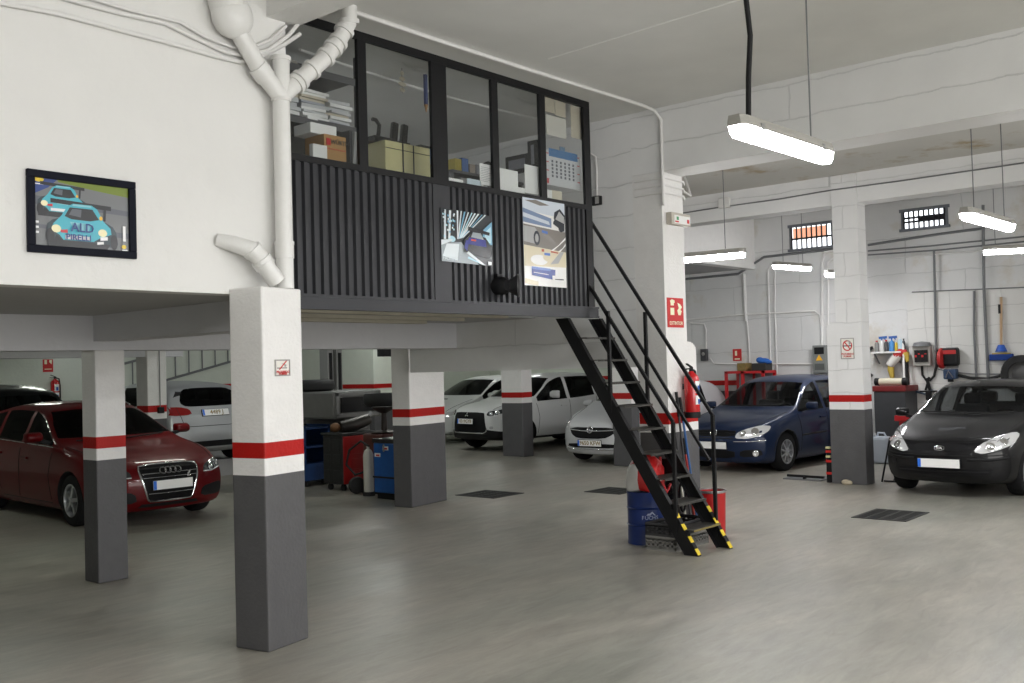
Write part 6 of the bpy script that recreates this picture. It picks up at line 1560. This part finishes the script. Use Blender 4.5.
# broom
a = at_x(1001,297,XT0-.05); b = at_x(1001,346,XT0-.06); yb = b.y
t = thing('broom', 'blue broom with a wooden handle hung on the tiled wall', 'broom', (XT0,yb,b.z-.15))
MB().cyl((XT0-.05,yb,b.z),(XT0-.04,a.y,a.z),.022,seg=10).build('handle', mat('wood_handle',(.50,.34,.20),.6), t, smooth=50)
zz = at_x(1001,309,XT0).z; MB().cyl((XT0-.045,yb,zz-.08),(XT0-.045,yb,zz+.08),.027,seg=10).build('grip', M_BLACKPL, t)
MB().lathe([(.0,.0),(.05,.0),(.07,-.05),(.10,-.12),(0,-.12)], o=(XT0-.055,yb,b.z+.02), seg=14).build('socket', mat('broom_blue',(.02,.10,.48),.5), t, smooth=40)
o = MB(); o.box(XT0-.10,XT0-.02,yb-.15,yb+.15,b.z-.15,b.z-.12,1); o.box(XT0-.11,XT0-.01,yb-.19,yb+.19,b.z-.25,b.z-.14,0); o.build('bristles', [mat('broom_navy',(.012,.05,.25),.9,bump=.6,bscale=90), mat('broom_yellow',(.5,.36,.04),.6)], t, bevel=.02)
# spare wheel at the right edge
a = at_x(1021,374,18.6)
t = thing('spare_wheel', 'dark wheel hung on the wall at the right edge', 'wheel', (18.65,a.y,a.z-.32))
MB().lathe([(.20,-.10),(.30,-.10),(.325,-.06),(.325,.06),(.30,.10),(.20,.10),(.20,-.10)], o=(18.65,a.y,a.z), axis=(1,0,0), seg=30).build('tyre', M_RUBBER, t, smooth=40)
MB().lathe([(0,-.04),(.06,-.05),(.15,-.02),(.195,-.06),(.20,-.02),(.20,.06),(0,.06)], o=(18.65,a.y,a.z), axis=(1,0,0), seg=30).build('rim', mat('rim_dark',(.12,.12,.12),.4,.5), t, smooth=40)
MB().cyl((18.72,a.y,a.z),(XT0-.002,a.y,a.z),.03).build('wall_peg', M_STEEL, t)
# canisters, frame, jack, tool case beside the black car and right pillar
def canister(label, x, y, h=.42, w=.30):
    t = thing('canister', label, 'canister', (x,y,0))
    m = mat('canister_plastic',(.42,.46,.52),.4,var=.08)
    MB().box(x-.13,x+.13,y-w/2,y+w/2,.0,h).build('body', m, t, bevel=.05)
    MB().tube([(x,y-w*.3,h-.01),(x,y-w*.2,h+.06),(x,y+w*.1,h+.06),(x,y+w*.15,h-.01)],.018,8).build('handle', m, t, smooth=60)
    MB().cyl((x,y+w*.32,h-.005),(x,y+w*.32,h+.05),.035).build('cap', M_PAPERD, t)
canister('translucent canister nearest to the right pillar', 17.2, 6.42, .46, .34)
canister('translucent canister behind the black car mirror', 17.3, 6.03, .44, .30)
t = thing('metal_frame', 'thin black metal frame between right pillar and black car', 'stand', (14.6,5.25,0))
o = MB()
for (a,b) in (((14.66,5.44,.012),(14.66,5.12,.012)),((14.96,5.44,.24),(14.96,5.12,.24)),((14.58,5.44,.012),(14.96,5.44,.62)),((14.66,5.30,.012),(14.96,5.30,.24)),((14.66,5.12,.012),(14.96,5.12,.24))): o.cyl(a,b,.014,seg=8)
o.build('tubes', M_BLACKPL, t)
t = thing('car_jack', 'red trolley jack beside the black car', 'jack', (17.6,6.0,0))
xj, yj = 17.9, at_x(906,418,17.9).y; zj_ = at_x(906,421,17.9).z
MB().box(xj-.1,xj+.1,yj-.2,yj+.2,.06,.16).build('body', M_RED, t, bevel=.02)
o = MB(); o.box(xj-.06,xj+.06,yj-.06,yj+.10,.15,zj_+.02); o.build('lift_arm', M_RED, t)
MB().box(xj-.1,xj+.1,yj-.17,yj+.17,zj_,zj_+.10).build('saddle', M_RED, t, bevel=.01)
for s in (-1,1): MB().cyl((xj-.12,yj+s*.15,.06),(xj+.12,yj+s*.15,.06),.06).build('wheel', M_BLACKPL, t)
t = thing('tool_tower', 'narrow black and red tool case stack left of the right pillar', 'tool case', (14.3,6.1,0))
ys = (at_x(829,380,XR).y+.012, at_x(825.5,470,XR).y); x0_, x1_ = 14.22, 14.42
o = MB(); o.box(x0_,x1_,ys[0],ys[1],0,.50); o.build('case', M_BLACKPL, t, bevel=.006)
for z in (.12,.30,.44): MB().box(x0_-.006,x0_,ys[0],ys[1],z,z+.035).build('red_band', mat('band_red',(.55,.02,.015),.4), t)
for z in (.37,.50): MB().box(x0_-.03,x0_+.02,ys[0]+.01,ys[1]-.01,z,z+.03).build('clasp', M_CREAM, t)
t = thing('floor_plate', 'black tray with a bar on the floor left of the right pillar', 'tray', (14.4,6.65,0))
MB().box(14.3,14.8,6.25,6.85,0,.02).build('tray', M_CONDUITG, t); MB().bar((14.31,6.2,.06),(14.35,6.8,.06),.035,.035).build('bar', M_BLACKPL, t)
MB().box(14.30,14.36,6.5,6.53,.02,.06).build('rest', M_BLACKPL, t)
o = MB(); o.ball((14.10,5.78,.035),(.05,.07,.04),8,6); o.ball((14.11,5.74,.03),(.04,.05,.035),8,6)
tag(o.build('rag', mat('rag_beige',(.52,.45,.33),.9,bump=.5,bscale=40)), 'small beige rag at the foot of the right pillar', 'rag')

# ---------------------------------------------------------------- drain grates
M_GRATE = mat('grate_iron', (.035,.036,.034), .6, .4, var=.2, vscale=20)
M_PIT = mat('grate_pit', (.012,.012,.012), .9)
def grate(label, c, sx, sy, rz, n=9):
    t = thing('floor_grate', label, 'grate', (c[0],c[1],0), rad(rz))
    o = MB(); f = .035
    for b in ((-sx/2,sx/2,-sy/2,-sy/2+f),(-sx/2,sx/2,sy/2-f,sy/2),(-sx/2,-sx/2+f,-sy/2,sy/2),(sx/2-f,sx/2,-sy/2,sy/2)): o.box(*b,0,.007)
    o.build('frame', M_GRATE, t, world=False)
    o = MB(); o.box(-sx/2+f,sx/2-f,-sy/2+f,sy/2-f,.0005,.0015,1)
    for i in range(n):
        x = -sx/2+f+(sx-2*f)*(i+.5)/n; o.box(x-.016,x+.016,-sy/2+f,sy/2-f,.001,.007)
    for i in range(1,4): y = -sy/2+sy*i/4; o.box(-sx/2+f,sx/2-f,y-.014,y+.014,.001,.0068)
    o.build('bars', [M_GRATE, M_PIT], t, world=False)
grate('dark drain grate in front of the right pillar', (11.62,4.25), .78, .62, 0)
grate('dark drain grate left of the staircase', (10.78,9.72), .66, .75, 0)
grate('dark drain grate half hidden behind the blue drum', (11.95,8.35), .62, .62, 0)

# ---------------------------------------------------------------- workshop machines under the office
t = thing('tool_chest', 'tall tool chest with a red front and black side under the office', 'tool chest', (10.25,11.9,0))
M_CHR = mat('chest_red', (.36,.010,.010), .4, var=.12, vscale=10); M_CHK = mat('chest_black', (.022,.023,.022), .5, var=.2)
cx0, cx1, cy0, cy1 = 9.92, 10.62, 11.95, 12.42
o = MB(); o.box(cx0,cx1,cy0,cy1,.10,.85); o.build('body', M_CHK, t, bevel=.02)
MB().box(cx0+.01,cx1-.01,cy0-.02,cy0-.001,.11,.84).build('front_panel', M_CHR, t, bevel=.008)
for z0_,z1_ in ((.14,.30),(.33,.49),(.56,.72)): MB().box(cx0+.16,cx1-.16,cy0-.032,cy0-.02,z0_,z1_).build('drawer_front', M_CHR, t, bevel=.01)
o = MB()
for y in (cy0+.06,cy0+.28):
    for z in (.14,.38,.62): o.box(cx0-.012,cx0-.001,y,y+.15,z,z+.18)
o.build('side_panel', M_CHK, t, bevel=.008)
MB().box(cx0-.02,cx1+.02,cy0-.03,cy1+.02,.85,.89).build('tray_top', M_CHK, t, bevel=.01)
for x in (cx0+.08,cx1-.08):
    for y in (cy0+.08,cy1-.08): MB().cyl((x-.02,y,.05),(x+.02,y,.05),.05).build('wheel', M_RUBBER, t)
t = thing('tool_trolley', 'dark blue open tool trolley left of the red chest', 'trolley', (10.2,13.2,0))
bx0,bx1,by0,by1 = 9.98,10.50,12.95,13.55; M_BLD = mat('trolley_blue',(.012,.05,.17),.45,var=.2,vscale=14)
for x in (bx0,bx1-.03): MB().box(x,x+.03,by0,by1,.10,.98).build('side_panel', M_BLD, t)
for z in (.10,.34,.62,.92): MB().box(bx0,bx1,by0,by1,z,z+.03).build('shelf', M_BLD, t)
MB().box(bx0+.0,bx1,by0-.01,by0+.0,.10,.36).build('drawer_front', M_BLD, t); MB().box(bx0,bx1,by1-.02,by1,.1,.98).build('back_panel', M_CHK, t)
for x in (bx0+.08,bx1-.08):
    for y in (by0+.08,by1-.08): MB().cyl((x-.02,y,.05),(x+.02,y,.05),.05).build('wheel', M_RUBBER, t)
MB().box(bx0-.03,bx0,by0,by1,.42,.46).build('side_rail', M_BLACKPL, t)
# wheel balancer on the chest
t = thing('wheel_balancer', 'grey wheel balancing machine standing on a dark frame behind the chest', 'machine', (10.5,13.3,0))
M_MG = mat('machine_grey',(.14,.14,.13),.45,var=.2,vscale=9); M_MGL = mat('machine_light',(.22,.22,.21),.4)
fx0,fx1,fy0,fy1 = 10.62,11.20,12.75,13.75
o = MB(); o.box(fx0,fx1,fy0,fy1,.0,1.08); o.build('base', M_MG, t, bevel=.03)
o = MB(); o.box(fx0-.45,fx1,fy0-.30,fy1,1.08,1.52); o.build('head', M_MG, t, bevel=.03)
o = MB()
for a in ((fx0-.40,fx0-.34,1.12,1.50),(fx1-.15,fx1-.09,1.12,1.50),(fx0-.40,fx1-.09,1.44,1.50),(fx0-.40,fx1-.09,1.10,1.16)): o.box(a[0],a[1],fy0-.325,fy0-.30,a[2],a[3])
o.build('screen_bezel', M_MGL, t, bevel=.006)
MB().box(fx0-.30,fx1-.18,fy0-.32,fy0-.301,1.18,1.42).build('screen', mat('dark_screen',(.008,.008,.009),.15), t)
tag(MB().lathe([(0,0),(.26,0),(.31,.03),(.33,.10),(.31,.16),(.28,.18),(.20,.19),(0,.17)], o=(10.45,13.25,1.522), seg=30).build('tyre', M_RUBBER, smooth=40), 'dark tyre lying on top of the grey balancing machine', 'tyre')
# motor parts lying on the chest
o = MB(); o.tube([(10.05,12.15,.97),(10.3,12.1,1.0),(10.55,12.05,1.07)],[.09,.11,.09],14,0); o.ball((10.0,12.2,.97),(.08,.09,.075),12,8,1); o.tube([(10.45,12.1,1.05),(10.6,12.02,1.17)],[.05,.04],10,2)
tag(o.build('engine_part', [mat('part_dark',(.06,.055,.05),.35,.6), mat('part_rust',(.18,.09,.04),.5,.4), M_STEEL], smooth=60), 'metal engine part lying on the red chest', 'engine part')
# tyre changer
t = thing('tyre_changer', 'blue tyre changing machine beside the wide pillar', 'machine', (9.65,10.7,0))
ux0_,ux1_,uy0,uy1 = 9.62,10.08,10.45,10.90
o = MB(); o.box(ux0_,ux1_,uy0,uy1,.09,.80); o.build('cabinet', M_BLUE, t, bevel=.015)
MB().box(ux0_-.012,ux1_+.012,uy0-.012,uy1+.012,.30,.325).build('rub_band', M_RUBBER, t)
MB().box(ux0_-.01,ux1_+.01,uy0-.01,uy1+.01,.80,.86).build('top', mat('changer_top',(.05,.05,.05),.4,.5), t)
o = MB(); o.box(ux0_+.03,ux1_-.03,uy0+.03,uy1-.03,0,.09); o.build('plinth', M_BLACKPL, t)
o = MB(); o.box(ux1_-.02,ux1_+.28,uy0+.10,uy0+.40,.86,1.06); o.box(ux1_+.10,ux1_+.30,uy0+.10,uy0+.36,1.06,1.40); o.build('arm_column', M_BLUE, t, bevel=.02)
for x,z in ((.05,.70),(.22,.60)):
    q = MB().box(ux0_-.004,ux0_-.001,uy0+.08+x,uy0+.2+x,z,z+.055).build('sticker', M_PAPER, t)
    MB().box(ux0_-.006,ux0_-.004,uy0+.10+x,uy0+.17+x,z+.01,z+.035).build('print', M_RS, q)
MB().cyl((ux0_-.01,uy0+.22,.68),(ux0_-.01,uy0+.22,.78),.012).build('switch', M_STEEL, t)
tag(MB().lathe([(.20,0),(.28,0),(.315,.05),(.315,.14),(.28,.19),(.20,.19),(.20,0)], o=(10.25,11.35,1.30), seg=30).build('tyre', M_RUBBER, smooth=40), 'dark tyre clamped above the blue machine', 'tyre')
tag(MB().lathe([(0,0),(.20,.0),(.21,.02),(.12,.04),(.05,.05),(.04,.30),(.17,.36),(.19,.40),(0,.40)], o=(10.25,11.35,.885), seg=20).build('turntable', mat('turntable',(.06,.05,.045),.4,.6), smooth=40), 'steel turntable carrying the clamped tyre', 'turntable')
ts = thing('machine_stand', 'dark stand under the steel turntable', 'stand', (10.25,11.35,0)); MB().box(10.03,10.5,11.15,11.6,.04,.884).build('body', mat('stand_rust',(.10,.03,.022),.5,var=.3,vscale=9), ts, bevel=.02); MB().box(9.99,10.54,11.11,11.64,0,.04).build('foot', M_BLACKPL, ts)
t = thing('gas_cylinder', 'white cylinder with a hose beside the blue machine', 'cylinder', (9.80,11.22,0))
MB().lathe([(0,.06),(.07,.06),(.075,.09),(.075,.60),(.055,.66),(.02,.69),(.02,.73),(0,.73)], o=(9.80,11.22,0), seg=20).build('body', mat('cyl_white',(.58,.56,.50),.5,var=.1), t, smooth=40)
MB().lathe([(0,0),(.09,0),(.09,.06),(0,.06)], o=(9.80,11.22,0), seg=18).build('base', M_RUBBER, t)
MB().tube([(9.80,11.2,.72),(9.78,11.35,.80),(9.72,11.55,.66),(9.70,11.60,.45),(9.74,11.45,.30),(9.79,11.26,.36)], .018, 8).build('hose', M_RUBBER, t, smooth=60)
tag(MB().lathe([(.0,-.05),(.07,-.05),(.12,-.04),(.13,0),(.12,.04),(.07,.05),(0,.05)], o=(9.85,11.55,.13), axis=(.3,1,0), seg=22).build('small_wheel', M_RUBBER, smooth=40), 'small black wheel standing by the white cylinder', 'wheel')
# lift posts seen over the machines
a = at_y(339.5,352,15.2)
t = thing('car_lift', 'grey two post car lift column above the machines', 'lift', (12.5,15.3,0))
for dx in (-.12, .10): MB().box(12.5+dx-.07,12.5+dx+.07,15.2,15.45,0,2.28).build('column', M_MGL, t, bevel=.01); 
for dx in (-.12, .10): MB().box(12.5+dx-.035,12.5+dx+.035,15.19,15.2,0,2.20).build('slot', M_BLACKPL, t)
for s in (0,): MB().box(12.2,12.8,15.15,15.5,0,.03).build('base_plate', M_MG, t)
y0,z0 = 15.0, 2.02
tag(MB().box(12.95,13.25,14.3,14.5,2.10,2.30).build('loudspeaker', M_BLACKPL, bevel=.01), 'small black box hung under the low beam by the wide pillar', 'speaker')
# sloping railing on the far wall
t = thing('ramp_railing', 'sloping grey railing of upright bars on the far wall', 'railing', (12.0,YFAR-.06,1.5))
Yr = YFAR-.05; a, b = at_y(118,394,Yr), at_y(228,361.5,Yr); c_ = at_y(330,333,Yr)
MB().bar(a, c_, .05, .05).build('lower_rail', M_CONDUITG, t)
MB().bar(a+Vector((0,0,.62)), c_+Vector((0,0,.62)), .05, .05).build('upper_rail', M_CONDUITG, t)
for i in range(14):
    p = a+(b-a)*(i/8.0); MB().bar(p, p+Vector((0,0,.62)), .022, .022, up=(0,1,0)).build('bar', M_CONDUITG, t)
# switch box on the pillar behind the red car
tag(MB().box(8.58,8.68,14.89,14.948,1.24,1.34).build('switch_box', M_BLACKPL, bevel=.008), 'small black switch box on the pillar behind the red car', 'switch')
conduit('thin cable running down to the small black switch box', [(8.63,14.935,2.38),(8.63,14.935,1.34)], .008, M_CONDUITG, 'cable', 'cable')

# unseen lamps added to light the office and the low parking
lamp('added tube lamp on the office ceiling, out of sight', (4.9,8.6,4.46), (5.9,8.6,4.46), (-.3,.3), ZC, glow=mat('tube_glow_office',(1,1,1),.5,emit=(.95,.97,1.0),estr=28))
G_LOW = mat('tube_glow_low',(1,1,1),.5,emit=(.93,1.0,.88),estr=22)
for l, a, b in (('first unseen tube lamp under the low slab behind the beam',(3.6,10.6,2.33),(4.8,10.6,2.33)),('second unseen tube lamp under the low slab',(7.0,12.4,2.33),(8.2,12.4,2.33)),('third unseen tube lamp under the low slab near the far pillar',(4.5,15.6,2.33),(5.7,15.6,2.33)),('fourth unseen tube lamp under the low slab near the far wall',(8.2,17.6,2.33),(8.2,18.8,2.33))):
    lamp(l, a, b, (-.3,.3), 2.40, glow=G_LOW)
for l, a, b in (('unseen tube lamp over the pale silver car',(11.5,12.2,3.5),(11.5,13.4,3.5)),('unseen tube lamp over the white off-roader',(14.2,16.4,3.5),(15.4,16.4,3.5)),('unseen tube lamp over the rear parking lane',(20.5,17,3.5),(20.5,18.2,3.5))):
    lamp(l, a, b, (-.3,.3), 3.72, glow=mat('tube_glow_rear',(1,1,1),.5,emit=(.96,1.0,.95),estr=48))

# out-of-view tube lamps added to brighten the hall and the right bays
for l, a, b in (('added tube lamp over the hall floor near the street door',(.4,1.6,3.2),(1.8,1.6,3.2)),('added tube lamp over the hall right of the door',(4.6,-.8,3.2),(6.0,-.8,3.2)),('added tube lamp in the hall towards the right wall',(7.4,-1.6,3.2),(7.4,-3.0,3.2)),
    ('added tube lamp over the left half of the hall',(-2.4,2.6,3.2),(-1.0,2.6,3.2)),('added tube lamp deep in the hall by the door',(1.2,-2.6,3.2),(2.6,-2.6,3.2)),('tube lamp in the second bay out of view',(11.2,.6,3.2),(12.6,.6,3.2)),('second tube lamp in the second bay out of view',(13.0,-1.8,3.2),(11.8,-1.8,3.2)),('tube lamp in the third bay out of view',(17.0,-2.2,3.4),(18.2,-2.2,3.4))):
    lamp(l, a, b, (-.3,.3), ZC if a[0] < 9 else 4.50 if a[0] < 14 else 4.74)

o = MB(); o.bar(at_z(548,59,ZC-.003), at_z(748,-3,ZC-.003), .018, .006); struct(o.build('trim_7', mat('ceiling_joint',(.85,.85,.82),.7)), 'thin pale joint line across the hall ceiling')
for i, yy in enumerate((6.45, 7.1, 7.75, 8.35)): struct(MB().box(4.45, 8.2, yy-.05, yy+.05, 2.365, 2.40).build('trim_%d' % (8+i), mat('soffit_batten',(.50,.47,.38),.7,var=.15,vscale=6)), 'pale timber batten under the office floor')
# ---------------------------------------------------------------- daylight from the street side and exposure
W = bpy.data.worlds.new('world'); SC.world = W; W.use_nodes = True
W.node_tree.nodes['Background'].inputs[0].default_value = (.93,.97,1.0,1)
W.node_tree.nodes['Background'].inputs[1].default_value = 1.15
SC.view_settings.view_transform = 'Standard'
SC.view_settings.look = 'None'
SC.view_settings.exposure = 0.2
SC.view_settings.gamma = 1.0
SC.view_settings.use_curve_mapping = False
SC.cycles.max_bounces = 8
SC.cycles.transparent_max_bounces = 16
SC.cycles.caustics_reflective = False
SC.cycles.caustics_refractive = False
SC.cycles.use_denoising = True
SC.cycles.sample_clamp_indirect = 8

def area(name, loc, rot, sx, sy, energy, col):
    d = bpy.data.lights.new(name, 'AREA'); d.shape = 'RECTANGLE'; d.size = sx; d.size_y = sy; d.energy = energy; d.color = col
    o = bpy.data.objects.new(name, d); COL.objects.link(o); o.location = loc; o.rotation_euler = rot
    return o
# daylight through the street door behind the camera
area('street_door_daylight', (2.5,-8.8,2.2), (rad(90),0,rad(-8)), 9, 3.8, 430, (1.0,.97,.92))
